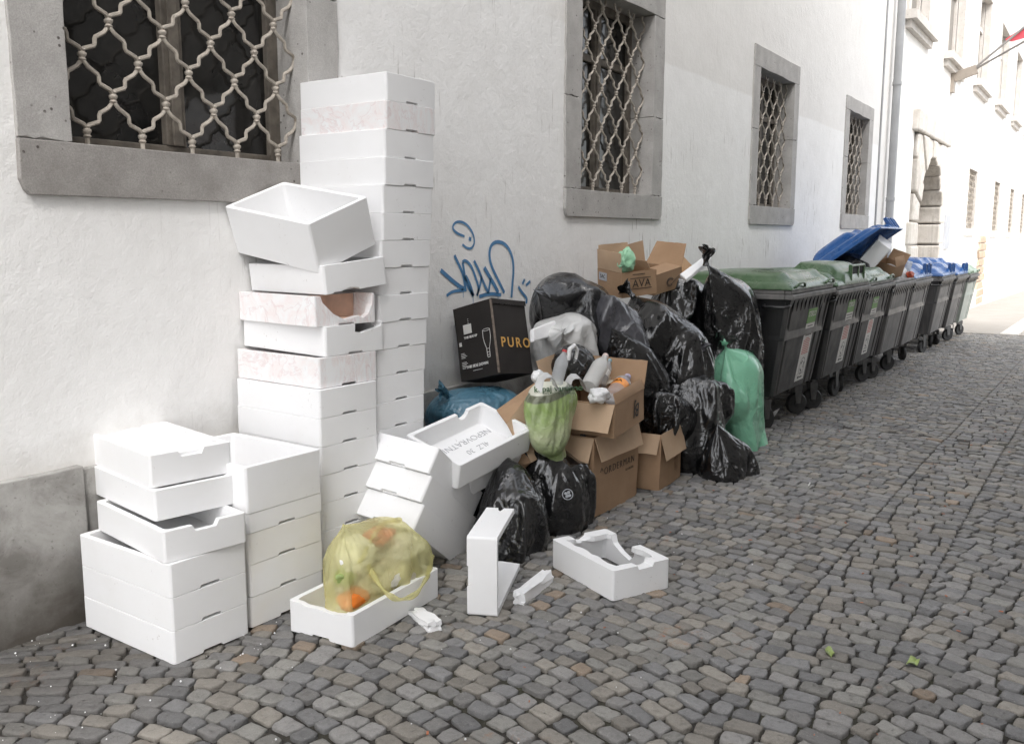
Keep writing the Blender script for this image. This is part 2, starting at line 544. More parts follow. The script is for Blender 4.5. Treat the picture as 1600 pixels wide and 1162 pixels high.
# ------------------------------------------------------------------ facade
def wall_grid(mb, x0, x1, z0, z1, holes, y=0.0, thick=0.5):
    xs = sorted({x0, x1, *[h[0] for h in holes], *[h[1] for h in holes]})
    zs = sorted({z0, z1, *[h[2] for h in holes], *[h[3] for h in holes]})
    for i in range(len(xs) - 1):
        for j in range(len(zs) - 1):
            cx, cz = (xs[i] + xs[i + 1]) / 2, (zs[j] + zs[j + 1]) / 2
            if any(h[0] < cx < h[1] and h[2] < cz < h[3] for h in holes): continue
            mb.add([(xs[i], y, zs[j]), (xs[i + 1], y, zs[j]), (xs[i + 1], y, zs[j + 1]), (xs[i], y, zs[j + 1])], [(0, 1, 2, 3)])
    for a, b, c, d in holes:
        t = y + thick
        mb.add([(a, y, c), (b, y, c), (b, y, d), (a, y, d), (a, t, c), (b, t, c), (b, t, d), (a, t, d)],
               [(0, 1, 5, 4), (1, 2, 6, 5), (2, 3, 7, 6), (3, 0, 4, 7)])
    mb.add([(x0, y, z1), (x1, y, z1), (x1, y + 6, z1), (x0, y + 6, z1)], [(0, 1, 2, 3)])
    mb.add([(x0, y, z0), (x0, y + 6, z0), (x0, y + 6, z1), (x0, y, z1)], [(0, 1, 2, 3)])
    mb.add([(x1, y, z0), (x1, y + 6, z0), (x1, y + 6, z1), (x1, y, z1)], [(0, 1, 2, 3)])

def rough_block(mb, x0, x1, y0, y1, z0, z1, rnd, chip=0.006, n=7):
    """a squared stone with slightly wandering edges on its face"""
    def edge(p, q):
        pts = []
        for i in range(n):
            t = i / n
            pts.append((p[0] + (q[0] - p[0]) * t + (rnd.uniform(-chip, chip) if i else 0), p[1] + (q[1] - p[1]) * t + (rnd.uniform(-chip, chip) if i else 0)))
        return pts
    c = [(x0, z0), (x1, z0), (x1, z1), (x0, z1)]
    poly = sum((edge(c[i], c[(i + 1) % 4]) for i in range(4)), [])
    mb.prism(poly, 'y', y0, y1)

GRILLE = {}
def grille_mesh(w, h, cols, rowh):
    key = (round(w, 3), round(h, 3), cols)
    if key in GRILLE: return GRILLE[key]
    dx = w / cols; g = MB()
    shape = [(0.0, 0.0), (0.015, 0.09), (0.10, 0.17), (0.30, 0.235), (0.46, 0.285), (0.505, 0.345), (0.515, 0.47), (0.55, 0.535), (0.70, 0.61), (0.86, 0.70), (0.955, 0.81), (0.99, 0.92), (1.0, 1.0)]
    rows = int(math.ceil((h - 0.06) / rowh))
    z_b = 0.062
    r = 0.0094
    for j in range(rows + 1):
        z0 = z_b + j * rowh
        for i in range(-1, cols + 1):
            x0 = (i + (0.5 if j % 2 == 0 else 0.0)) * dx
            for sgn in (-1, 1):
                pts = []
                for u, t in shape:
                    x = x0 + sgn * u * dx * 0.5; z = z0 + t * rowh
                    if -0.004 <= x <= w + 0.004 and z <= h - 0.01:
                        pts.append((x, 0.010 * sgn * math.sin(math.pi * t), z))
                if len(pts) > 2: g.tube(pts, r, 6)
            if 0.02 < x0 < w - 0.02 and z0 < h - 0.02:
                M = Matrix.Translation((x0, 0, z0))
                g.lathe([(0.010, -0.028), (0.017, -0.020), (0.012, -0.012), (0.019, -0.002), (0.019, 0.006), (0.012, 0.012), (0.016, 0.020), (0.010, 0.027)], 8, M)
                if j == 0: g.tube([(x0, 0, -0.01), (x0, 0, z_b)], 0.0105, 6)
    GRILLE[key] = g.mesh("window_grille", IRON, 60)
    return GRILLE[key]

def grilled_window(parent, x0, x1, z0, z1, fo, seed, sill_mat, jamb_mat, cols=5, big=False):
    """x0..x1, z0..z1 = clear opening; fo = outer frame (xa, xb, za, zb). Everything belongs to the facade's window."""
    rnd = random.Random(seed)
    xa, xb, za, zb = fo
    f = MB(); f.mi = 0
    zs = [z0, z0 + (z1 - z0) * rnd.uniform(.42, .56), z1]
    for k in range(2):
        rough_block(f, xa, x0, -0.018, 0.22, zs[k] + 0.003, zs[k + 1] - 0.003, rnd)
        rough_block(f, x1, xb, -0.018, 0.22, zs[k] + 0.003, zs[k + 1] - 0.003, rnd)
    rough_block(f, xa, xb, -0.018, 0.22, z1 + 0.002, zb, rnd)
    me = bevel_mesh(f.mesh("stone_surround", jamb_mat), 0.0035, 2)
    win = link("window", me, parent)
    win["label"] = "barred window in a grey stone surround"
    s = MB()
    c = 0.05
    poly = [(xa + 0.03, za), (xb - c, za + 0.004), (xb - 0.006, za + c * 0.8), (xb, z0 - 0.002), (xa, z0 - 0.002), (xa - 0.004, za + 0.06), (xa + 0.012, za + 0.02)]
    s.prism(poly, 'y', -0.026, 0.22)
    link("sill", bevel_mesh(s.mesh("sill", sill_mat), 0.004, 2), win)
    w, h = x1 - x0, z1 - z0
    o = link("grille", grille_mesh(w, h, cols, 0.156), win); o.location = (x0, 0.09, z0)
    wd = MB(); y0, y1 = 0.205, 0.26
    fr = 0.075
    wd.box(x0, x0 + fr, y0, y1, z0, z1); wd.box(x1 - fr, x1, y0, y1, z0, z1)
    wd.box(x0 + fr, x1 - fr, y0, y1, z0, z0 + 0.05); wd.box(x0 + fr, x1 - fr, y0, y1, z1 - 0.07, z1)
    xm = (x0 + x1) / 2
    wd.box(xm - 0.055, xm + 0.055, y0 - 0.006, y1 - 0.002, z0 + 0.05, z1 - 0.07)
    wd.box(xm - 0.028, xm + 0.028, y0 - 0.022, y0 - 0.006, z0 + 0.05, z1 - 0.07)
    zt = z0 + h * 0.70
    wd.box(x0 + fr, xm - 0.055, y0 + 0.004, y1 - 0.004, zt - 0.03, zt + 0.03); wd.box(xm + 0.055, x1 - fr, y0 + 0.004, y1 - 0.004, zt - 0.03, zt + 0.03)
    link("casement", bevel_mesh(wd.mesh("casement", WOOD), 0.006, 2), win)
    p = MB(); p.box(x0 + fr - 0.01, x1 - fr + 0.01, 0.236, 0.242, z0 + 0.04, z1 - 0.06)
    p.build("pane", PANE, win)
    b = MB(); b.box(x0 - 0.1, x1 + 0.1, 0.42, 0.44, z0 - 0.1, z1 + 0.1); b.build("room_backing", ROOM, win)  # dark sheet added behind the pane for the unlit room
    return win

near = thing("stucco_building", "near white plastered building with barred windows and a grey stone base, behind the rubbish", "building")
WIN = [(2.147, 3.46, 1.985, 3.55, (1.925, 3.68, 1.77, 3.77)), (6.345, 7.655, 1.985, 3.55, (6.10, 7.87, 1.77, 3.77)),
       (10.535, 11.86, 1.985, 3.54, (10.32, 12.05, 1.765, 3.77)), (14.73, 16.05, 1.985, 3.54, (14.50, 16.33, 1.755, 3.74))]
holes = [(w[0] - 0.05, w[1] + 0.05, w[2] - 0.05, w[3] + 0.05) for w in WIN]
XSEAM = 16.95
wl = MB(); wall_grid(wl, -14, XSEAM, -0.6, 9.5, holes)
wl.build("wall", STUCCO, near)
rnd = random.Random(5)
pl = MB()
px_ = [-14, -10.5, -7, -4.2, -1.6, 0.55, 2.085]
for a, b in zip(px_[:-1], px_[1:]): rough_block(pl, a + 0.003, b - 0.003, -0.042, 0.1, -0.4, 0.663, rnd, 0.003, 9)
px2 = [2.085, 3.4, 5.2, 7.1, 9.0, 11.2, 13.4, 15.3, XSEAM]
for a, b in zip(px2[:-1], px2[1:]): rough_block(pl, a + 0.003, b - 0.003, -0.022, 0.1, -0.6, 0.645, rnd, 0.003, 9)
link("plinth", bevel_mesh(pl.mesh("plinth", PLINTH), 0.006, 2), near)
for i, (a, b, c, d, fo) in enumerate(WIN):
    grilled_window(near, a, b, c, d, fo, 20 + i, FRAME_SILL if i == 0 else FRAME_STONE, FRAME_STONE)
# something red stands on the sill inside the second window
rb = MB(); rb.lathe([(0.0, 0), (0.042, 0.0), (0.045, 0.01), (0.045, 0.085), (0.05, 0.088), (0.05, 0.1), (0.0, 0.1)], 20, Matrix.Translation((6.425, 0.15, 1.987)))
tag(rb.build("red_tin", simple("red_paint", (0.5, 0.03, 0.02), 0.4), smooth=40), "small red tin standing inside the second window's sill, behind the grille", "tin")
# drainpipe and cable at the far corner
dp = MB()
dp.tube([(17.5, -0.12, -0.25), (17.5, -0.12, 9.4)], 0.068, 14)
for z in (0.5, 2.3, 4.3, 6.3): dp.lathe([(0.068, -0.03), (0.078, -0.03), (0.078, 0.03), (0.068, 0.03)], 14, Matrix.Translation((17.5, -0.12, z)))
dpo = dp.build("drainpipe", ZINC, None, 50)
tag(dpo, "tall grey zinc drainpipe running down the facade between the fourth window and the arched gateway", "drainpipe")
cb = MB(); cb.tube([(16.9, -0.016, 0.7), (16.89, -0.016, 3), (16.9, -0.016, 9.3)], 0.016, 6)
cb.build("cable", ZINC, near)

# ---- farther building with the arched gateway
far = thing("gateway_building", "farther bright white building with a rusticated arched stone gateway and small barred windows", "building", (0, 0, 0))
FW_ = [(28.25, 29.95, 1.88, 3.52), (34.6, 36.2, 1.86, 3.5), (40.0, 41.5, 1.84, 3.5), (45.2, 46.7, 1.82, 3.5), (51, 52.5, 1.82, 3.5)]
UW_ = [(18.75, 20.65, 5.75, 8.3), (23.2, 25.4, 5.75, 8.3), (28.2, 30.4, 5.85, 8.3), (33.4, 35.6, 5.95, 8.3), (38.6, 40.6, 6.0, 8.3), (44, 46, 6.0, 8.3)]
AX0, AX1, AZS, = 20.75, 23.55, 1.95
wl = MB(); wall_grid(wl, XSEAM, 75, -2.2, 11, [(a - .03, b + .03, c - .03, d + .03) for a, b, c, d in FW_ + UW_] + [(AX0 - .7, AX1 + .5, -2.2, 4.0)], 0.0)
wl.build("wall", STUCCO_FAR, far)
# gateway: rusticated jamb blocks, voussoirs and a lintel course
gw = MB(); rnd = random.Random(9)
xm = (AX0 + AX1) / 2; ra = (AX1 - AX0) / 2
def gblock(poly, y0=-0.07, y1=0.9):
    gw.prism(poly, 'y', y0, y1)
zrow = [-0.6, -0.08, 0.44, 0.96, 1.46, AZS]
for k in range(5):
    z0, z1 = zrow[k] + 0.018, zrow[k + 1] - 0.018
    o = 0.0 if k % 2 else 0.16
    gblock([(AX0 - 0.78 - o, z0), (AX0, z0), (AX0, z1), (AX0 - 0.78 - o, z1)], -0.07 - 0.03 * (k % 2), 1.6)
    gblock([(AX1, z0), (AX1 + 0.5 + o * .5, z0), (AX1 + 0.5 + o * .5, z1), (AX1, z1)], -0.07 - 0.03 * (k % 2), 1.6)
NV = 11
for k in range(NV):
    a0 = math.pi * (k + 0.03) / NV; a1 = math.pi * (k + 0.97) / NV
    poly = []
    inner = [a0 + (a1 - a0) * t / 4 for t in range(5)]
    for a in inner: poly.append((xm + ra * math.cos(a), AZS + ra * math.sin(a)))
    for a in reversed(inner):
        ro = min((ra + 0.60) / max(abs(math.cos(a)), 1e-6), (3.72 - AZS) / max(math.sin(a), 1e-6))
        poly.append((xm + ro * math.cos(a), AZS + ro * math.sin(a)))
    gblock(poly, -0.07 - 0.03 * (k % 2), 1.6)
gblock([(AX0 - 0.95, 3.74), (AX1 + 0.62, 3.74), (AX1 + 0.62, 4.16), (AX0 - 0.95, 4.16)], -0.12, 0.3)
link("gateway", bevel_mesh(gw.mesh("gateway", GATE_STONE), 0.035, 2, 30), far)
gd = MB(); gd.box(AX0 - 0.1, AX1 + 0.1, 1.62, 1.7, -0.6, 3.5)
for i in range(6): gd.box(AX0 + 0.05 + i * 0.46, AX0 + 0.47 + i * 0.46, 1.58, 1.62, -0.4, 3.4)
gd.build("gate_door", simple("old_gate_wood", (0.16, 0.12, 0.09), 0.7, 0.2, 9), far)
for a, b, c, d in FW_:
    f = MB()
    f.box(a - 0.16, b + 0.16, -0.03, 0.1, d, d + 0.2); f.box(a - 0.16, b + 0.16, -0.05, 0.12, c - 0.2, c)
    f.box(a - 0.16, a, -0.03, 0.1, c, d); f.box(b, b + 0.16, -0.03, 0.1, c, d)
    w = f.build("window", FRAME_PALE, far)
    o = link("grille", grille_mesh(b - a, d - c, 6, 0.165), w); o.location = (a, 0.03, c)
    p = MB(); p.box(a, b, 0.18, 0.2, c, d); p.build("pane", simple("warm_shutter", (0.13, 0.10, 0.075), 0.7), w)
for a, b, c, d in UW_:
    f = MB()
    f.box(a - 0.22, a, -0.04, 0.12, c, d); f.box(b, b + 0.22, -0.04, 0.12, c, d); f.box(a - 0.22, b + 0.22, -0.05, 0.12, d, d + 0.25)
    w = f.build("window", FRAME_PALE, far)
    s = MB(); s.box(a - 0.3, b + 0.3, -0.2, 0.12, c - 0.16, c); s.box(a - 0.22, b + 0.22, -0.1, 0.1, c - 0.3, c - 0.16); s.build("sill", FRAME_PALE, w)
    p = MB(); p.box(a, b, 0.2, 0.22, c, d); p.build("pane", PALE_PANE, w)
    c2 = MB(); xm2 = (a + b) / 2
    c2.box(xm2 - .06, xm2 + .06, 0.14, 0.2, c, d); c2.box(a, a + .09, .14, .2, c, d); c2.box(b - .09, b, .14, .2, c, d); c2.box(a + .09, xm2 - .06, .145, .195, c + 1.6, c + 1.7); c2.box(xm2 + .06, b - .09, .145, .195, c + 1.6, c + 1.7)
    c2.build("casement", FRAME_PALE, w)
rnd = random.Random(2)
for xa_, xb_ in ((XSEAM + .01, AX0 - 1.0), (AX1 + .85, 74)):
    fp = MB(); a = xa_
    while a < xb_ - .1:
        b_ = min(a + 2.2, xb_); rough_block(fp, a + .002, b_ - .002, -0.05, 0.1, -2.2, zg(a) + 0.55, rnd, .003, 5); a = b_
    fp.build("plinth", FRAME_PALE, far)
pb = MB()
for i in range(9):
    z = zg(31) + 0.05 + i * 0.24
    pb.prism([(31.5 + rnd.uniform(-.25, .1), z), (33.0 + rnd.uniform(-.2, .4), z), (32.9 + rnd.uniform(-.2, .4), z + .22), (31.6 + rnd.uniform(-.2, .2), z + .22)], 'y', -0.062, 0.05)
link("exposed_stone", bevel_mesh(pb.mesh("exposed_stone", m_stone("bare_brown_stone", (0.38, 0.27, 0.19), (0.55, 0.44, 0.34), False, 4)), .03), far)
npl = MB(); npl.box(24.55, 25.35, -0.045, 0.01, 1.35, 2.18)
npl.build("notice_plate", simple("grey_enamel", (0.42, 0.43, 0.46), 0.4), far)
# flag on two poles
fb = at(1488, 126, -0.02)
fl = thing("flag", "red and white flag on twin slanting poles fixed high on the farther white building", "flag", fb)
MF = simple("steel_bracket", (0.30, 0.26, 0.22), 0.5)
b = MB(); b.box(-0.12, 0.12, -0.06, 0.02, -0.28, 0.28); b.box(-0.07, 0.07, -0.55, -0.06, -0.06, 0.14, Matrix.Rotation(R(-18), 4, 'X'))
b.build("bracket", MF, fl)
tips = [atx(1606, 38, 24.3) - fb, atx(1606, 62, 23.7) - fb]
b = MB()
for t, s in zip(tips, (-0.03, 0.03)): b.tube([(s, -0.4, 0.18), t * 1.5 - Vector((s, -0.4, 0.18)) * 0.5], 0.026, 8)
b.build("pole", simple("grey_pole", (0.22, 0.21, 0.20), 0.5), fl)
c = MB()
q0 = tips[0] * 0.76; q1 = tips[0] * 1.5
nseg = 14
for half, (ua, ub) in enumerate(((0.0, 0.5), (0.5, 1.0))):
    c.mi = half
    gv = []
    for i in range(nseg + 1):
        for j in range(9):
            u = i / nseg; w = ua + (ub - ua) * j / 8
            q = q0.lerp(q1, u) + Vector((0.10 * math.sin(6 * u + 2 * w) * (0.3 + w), 0.08 * math.cos(4 * w + 3 * u), -(0.02 + (0.10 + 1.2 * u) * w)))
            gv.append(q)
    c.add(gv, [(i * 9 + j, i * 9 + j + 1, (i + 1) * 9 + j + 1, (i + 1) * 9 + j) for i in range(nseg) for j in range(8)])
c.build("cloth", [simple("red_cloth", (0.70, 0.10, 0.13), 0.8), simple("white_cloth", (0.8, 0.78, 0.77), 0.8)], fl, 180)

# ---- unseen house opposite; its height, ends and tone are set to shade the near street
opp = thing("facing_building", "unseen ochre grey rendered building on the other side of the street, facing the rubbish", "building")
ow = MB(); wall_grid(ow, -3.8, 14.0, -0.6, 13.0, [(x, x + 1.2, 1.9, 3.6) for x in (-1.8, 2.4, 6.6, 10.8)], 0.0, 0.3)
o = ow.build("wall", simple("grey_ochre_render", (0.38, 0.37, 0.355), 0.9), opp); o.matrix_world = Matrix.Translation((0, -5.55, 0)) @ Matrix.Scale(-1, 4, (0, 1, 0))
for x in (-1.8, 2.4, 6.6, 10.8):
    pm = MB(); pm.box(x, x + 1.2, -5.8, -5.75, 1.9, 3.6); pm.build("pane", PANE, opp)
# ------------------------------------------------------------------ polystyrene boxes
def m_foam(name, stain=0.0, yellow=0.0):
    n = N(name); v = n.coord()
    info = n.new("ShaderNodeObjectInfo")
    rv = n.new("ShaderNodeVectorMath", operation='ADD'); n.link(v, rv.inputs[0])
    cmb = n.new("ShaderNodeCombineXYZ"); n.link(n.math('MULTIPLY', info.outputs["Random"], 37.0), cmb.inputs[0]); n.link(n.math('MULTIPLY', info.outputs["Random"], 11.0), cmb.inputs[1])
    n.link(cmb.outputs[0], rv.inputs[1]); w = rv.outputs[0]
    c = n.mix(n.ramp(n.noise(w, 3.0, 5), [(0.35, 0.0), (0.7, 0.35)]), (0.86, 0.86, 0.865), (0.78, 0.775, 0.765))
    # scuffs: small grey marks, sparse
    sc = n.math('MULTIPLY', n.ramp(n.noise(w, 42, 5, 0.7, 0.8), [(0.64, 0.0), (0.70, 0.8)]), n.ramp(n.noise(w, 4, 3), [(0.52, 0.0), (0.62, 1.0)]))
    c = n.mix(sc, c, (0.45, 0.42, 0.40))
    if stain:
        sm = n.new("ShaderNodeMapping"); sm.inputs["Scale"].default_value = (9, 3, 3); sm.inputs["Rotation"].default_value = (0.7, 0.4, 0.2)
        n.link(w, sm.inputs[0])
        s = n.noise(sm.outputs[0], 2.2, 7, 0.68, 1.6)
        c = n.mix(n.ramp(s, [(0.42, 0.0), (0.62, stain)]), c, (0.80, 0.66, 0.64))
        line = n.ramp(n.math('ABSOLUTE', n.math('SUBTRACT', n.noise(sm.outputs[0], 1.6, 5, 0.6, 1.0), 0.5)), [(0.0, 0.75 * stain), (0.022, 0.0)])
        c = n.mix(line, c, (0.60, 0.42, 0.42))
    if yellow:
        c = n.mix(n.ramp(n.noise(w, 1.6, 4), [(0.4, 0.0), (0.75, yellow)]), c, (0.72, 0.66, 0.52))
    vo = n.new("ShaderNodeTexVoronoi", feature='F1'); vo.inputs["Scale"].default_value = 210
    n.link(w, vo.inputs["Vector"])
    nb = n.bump(vo.outputs["Distance"], 0.10, 0.002)
    nb = n.bump(n.noise(w, 11, 4), 0.12, 0.006, nb)
    dent = n.ramp(n.noise(w, 26, 3, 0.6), [(0.66, 0.0), (0.76, 1.0)])
    nb = n.bump(dent, -0.35, 0.008, nb)
    gr = n.ramp(n.noise(w, 1.3, 6, 0.7), [(0.55, 0.0), (0.8, 0.22)])
    c = n.mix(gr, c, (0.66, 0.63, 0.58))
    return n.set(color=c, rough=0.62, normal=nb, spec=0.35)

FOAM = m_foam("white_foam"); FOAM_PINK = m_foam("pink_stained_foam", 0.45); FOAM_CREAM = m_foam("yellowed_foam", 0.0, 0.55); FOAM_FLESH = m_foam("salmon_stained_foam", 1.0)

def rrect(W, L, r, inset=0.0, seg=4):
    x0, x1, y0, y1 = inset, W - inset, inset, L - inset
    pts = []
    for cx, cy, a in ((x1 - r, y0 + r, -90), (x1 - r, y1 - r, 0), (x0 + r, y1 - r, 90), (x0 + r, y0 + r, 180)):
        for k in range(seg + 1):
            q = R(a + 90 * k / seg)
            pts.append((cx + r * math.cos(q), cy + r * math.sin(q)))
    return pts

def foam_shell(W, L, H, wall=0.024, floor=0.026, taper=0.0):
    o0 = rrect(W, L, 0.016, taper); o1 = rrect(W, L, 0.016); i1 = rrect(W, L, 0.022, wall); i0 = rrect(W, L, 0.022, wall + 0.008)
    n = len(o0)
    g = MB()
    vs = [(x, y, 0) for x, y in o0] + [(x, y, H) for x, y in o1] + [(x, y, H) for x, y in i1] + [(x, y, floor) for x, y in i0]
    fs = [tuple(range(n - 1, -1, -1)), tuple(range(3 * n, 4 * n))]
    for r in range(3):
        for i in range(n):
            j = (i + 1) % n
            fs.append((r * n + i, r * n + j, (r + 1) * n + j, (r + 1) * n + i))
    g.add(vs, fs)
    return g.mesh("foam", FOAM)

def cut_prism(poly, axis, a, b):
    g = MB(); g.prism(poly, axis, a, b)
    return g.mesh("cut", FOAM)

def notch_bottom(W, L, H, w=0.10, h=0.0105, d=0.022):
    c = W / 2
    p = [(c - w / 2, -0.01), (c + w / 2, -0.01), (c + w / 2 - 0.008, h), (c - w / 2 + 0.008, h)]
    return [cut_prism(p, 'y', -0.01, d), cut_prism(p, 'y', L - d, L + 0.01)]

def notch_top(W, L, H, w=0.12, h=0.024):
    c = W / 2
    p = [(c - w / 2, H + 0.01), (c - w / 2 + 0.018, H - h), (c + w / 2 - 0.018, H - h), (c + w / 2, H + 0.01)]
    return [cut_prism(p, 'y', -0.01, 0.05), cut_prism(p, 'y', L - 0.05, L + 0.01)]

FOAM_CACHE = {}
def foam_mesh(W=0.36, L=0.60, H=0.131, top=False, slot=True, extra=None, mat=FOAM, key=None):
    k = (W, L, H, top, slot, key, mat.name)
    if k in FOAM_CACHE: return FOAM_CACHE[k]
    cuts = (notch_bottom(W, L, H) if slot else []) + (notch_top(W, L, H) if top else []) + (extra or [])
    me = carve(foam_shell(W, L, H), cuts, 0.0022, 2)
    me.materials.clear(); me.materials.append(mat)
    me.name = "foam_box"
    FOAM_CACHE[k] = me
    return me

def foam(label, F, yd=(0, 1, 0), zd=(0, 0, 1), group=None, name="foam_box", **kw):
    """F = the corner nearest the street; yd = direction of the long side, zd = up"""
    y = Vector(yd).normalized(); z = Vector(zd).normalized()
    x = y.cross(z).normalized(); z = x.cross(y)
    m = Matrix.Translation(Vector(F)) @ Matrix((x, y, z)).transposed().to_4x4()
    o = link(name, foam_mesh(**kw), None, m)
    return tag(o, label, "foam box", group)

ORD = ["bottom", "second", "third", "fourth", "fifth", "sixth", "seventh", "eighth", "ninth", "tenth", "eleventh", "twelfth", "thirteenth", "fourteenth", "fifteenth", "sixteenth"]
rnd = random.Random(12)

# -- short stack at the far left: three nested, three more set on top askew
G1 = "boxes of the short left stack"
for i in range(3):
    nm = ["bottom foam box of the short left stack, standing on the cobbles", "second foam box from the ground in the short left stack", "open foam box, third from the ground in the short left stack, its rim showing"][i]
    foam(nm, (1.986 + rnd.uniform(-.003, .003), -0.718, 0.002 + i * 0.132), (0.03, 1, 0), group=G1, W=0.352, L=0.62)
foam("foam box with notched rim set askew on the open box of the short left stack", (1.983, -0.697, 0.399), (0.17, 0.985, 0), group=G1, W=0.345, L=0.60, H=0.122, top=True, slot=False)
foam("plain foam box between the notched box and the topmost box of the short left stack", (2.045, -0.566, 0.522), (0.175, 0.985, 0), group=G1, W=0.345, L=0.60, H=0.122, slot=False)
a = foam("topmost box of the short left stack, upside down with a ribbed underside and notched edge", (2.057, -0.530, 0.645), (0.19, 0.982, 0), group=G1, W=0.345, L=0.60, H=0.13, top=True, slot=False, key="ribbed")
# the ribbed plate that closes the topmost box
g = MB()
NX, NY = 28, 60
def rib(u, w):
    h = 0.006
    for k in range(6):
        cy = 0.10 + k * 0.155; d = (w - cy - 0.03 * math.sin(7 * u + k)) / 0.05
        h += 0.017 * math.exp(-d * d) * (0.6 + 0.4 * math.sin(9 * u + 2 * k))
    e = min(u, 1 - u, w, 1 - w)
    return h * min(1.0, e / 0.09)
vs = [(0.026 + 0.293 * i / NX, 0.026 + 0.548 * j / NY, 0.116 + rib(i / NX, j / NY)) for j in range(NY + 1) for i in range(NX + 1)]
b = len(vs)
vs += [(x, y, 0.095) for x, y, z in vs]
fs = [(j * (NX + 1) + i, j * (NX + 1) + i + 1, (j + 1) * (NX + 1) + i + 1, (j + 1) * (NX + 1) + i) for j in range(NY) for i in range(NX)]
fs += [tuple(b + q for q in reversed(f)) for f in fs]
ring = [i for i in range(NX + 1)] + [j * (NX + 1) + NX for j in range(1, NY + 1)] + [NY * (NX + 1) + i for i in range(NX - 1, -1, -1)] + [j * (NX + 1) for j in range(NY - 1, 0, -1)]
for i in range(len(ring)):
    p, q = ring[i], ring[(i + 1) % len(ring)]
    fs.append((p, b + p, b + q, q))
g.add(vs, fs)
g.build("ribbed_base", FOAM, a, 60)

# -- wider stack beside it
G2 = "boxes of the low wide stack"
zz = 0.002
for i, (h, m) in enumerate(((0.130, FOAM_CREAM), (0.139, FOAM_CREAM), (0.133, FOAM_CREAM), (0.083, FOAM), (0.195, FOAM))):
    nm = ["bottom foam box of the low wide stack beside the short left stack", "slightly yellowed foam box, second from the ground in the low wide stack", "yellowish foam box in the middle of the low wide stack", "shallow foam box under the deep open one of the low wide stack", "deep open foam box with stained inside, topmost of the low wide stack"][i]
    foam(nm, (2.368 + 0.004 * (i % 2), -0.70 - 0.002 * i, zz), (0.035, 1, 0), group=G2, W=0.405, L=0.6, H=h, mat=m, slot=i != 4)
    zz += h + 0.001

# -- middle stack
G3 = "boxes of the middle stack"
for i in range(7):
    foam(f"white foam box, {ORD[i]} from the ground in the middle stack" if i else "bottom foam box of the middle stack, half hidden behind the low wide stack",
         (2.862 + rnd.uniform(-.004, .004), -0.628 + rnd.uniform(-.003, .003), 0.002 + i * 0.132), (0.05, 1, 0), group=G3, W=0.366, L=0.6)
foam("pink smeared foam box lying on the even part of the middle stack", (2.886, -0.612, 0.927), (0.057, 0.998, 0), group=G3, W=0.366, L=0.6, H=0.139, mat=FOAM_PINK)
W_, H_ = 0.372, 0.138
foam("foam box with a broken stepped rim above the pink smeared one in the middle stack", (2.93, -0.612, 1.068), (0.058, 0.997, 0.02), group=G3, W=W_, L=0.6, H=H_, key="step",
     extra=[cut_prism([(W_ * .5, H_ + .02), (W_ * .49, H_ - .036), (W_ * .60, H_ - .045), (W_ * .95, H_ - .02), (W_ * .95, H_ + .02)], 'y', -.02, .06)])
W_, H_ = 0.362, 0.137
hole = [(W_ * .08, H_ + .02), (W_ * .13, H_ - .03), (W_ * .3, H_ - .085), (W_ * .46, H_ - .112), (W_ * .58, H_ - .108), (W_ * .70, H_ - .100), (W_ * .78, H_ - .112), (W_ * .87, H_ - .095), (W_ * .93, H_ - .05), (W_ * .95, H_ + .02)]
pad_ = foam("foam box with its end smashed open and salmon stains inside, in the upper middle stack", (2.885, -0.595, 1.207), (0.12, 0.99, 0), group=G3, W=W_, L=0.6, H=H_, mat=FOAM_PINK, key="smash", extra=[cut_prism(hole, 'y', -.02, .12)])
g = MB(); g.box(.03, W_ - .03, .13, .138, .027, H_ - .004); g.box(.027, W_ - .027, .026, .13, .0265, .0285); g.build("stained_lining", simple("salmon_stain", (0.74, 0.50, 0.38), 0.6, 0.2, 8), pad_)
foam("foam box with chipped lower edge just under the tipped open box of the middle stack", (2.950, -0.605, 1.348), (0.132, 0.991, 0.0), (-0.10, 0, 1), group=G3, W=0.37, L=0.6, H=0.132, key="chip", slot=False,
     extra=[cut_prism([(.02, -.01), (.05, .006), (.09, .004), (.14, .016), (.19, .010), (.21, -.01)], 'y', -.02, .05)])
foam("large deep open foam box tipped sideways on top of the middle stack", Vector((2.888, -0.012, 1.751)) + Vector((-.053, -.987, -.15)) * 0.6 - Vector((-.367, -.121, .922)) * 0.235,
     (0.053, 0.987, 0.15), (-0.367, -0.121, 0.922), group=G3, W=0.37, L=0.6, H=0.235, slot=False)

# -- tallest stack
G4 = "boxes of the tallest stack"
for i in range(18):
    z = 0.002 + i * 0.1325
    x = 3.206 + 0.082 * z + rnd.uniform(-.004, .004)
    if i == 17: nm = "topmost foam box of the tallest stack"
    elif i == 16: nm = "pink stained foam box just under the topmost one of the tallest stack"
    elif i == 0: nm = "bottom foam box of the tallest stack, hidden behind the leaning boxes"
    else: nm = f"white foam box, {(['', ] + ORD[1:])[17 - i] if 17 - i < 16 else 'sixteenth'} from the top... "
    if 0 < i < 16:
        k = 17 - i            # 2 = third from the top
        nm = f"white foam box, {ORD[k] if k < 16 else 'seventeenth'} from the top of the tallest stack"
    o = foam(nm, (x, -0.606 + rnd.uniform(-.004, .004), z), (0.012 + rnd.uniform(-.006, .006), 1, 0), group=G4, W=0.378, L=0.592, H=0.1315,
             mat=FOAM_PINK if i == 16 else FOAM)
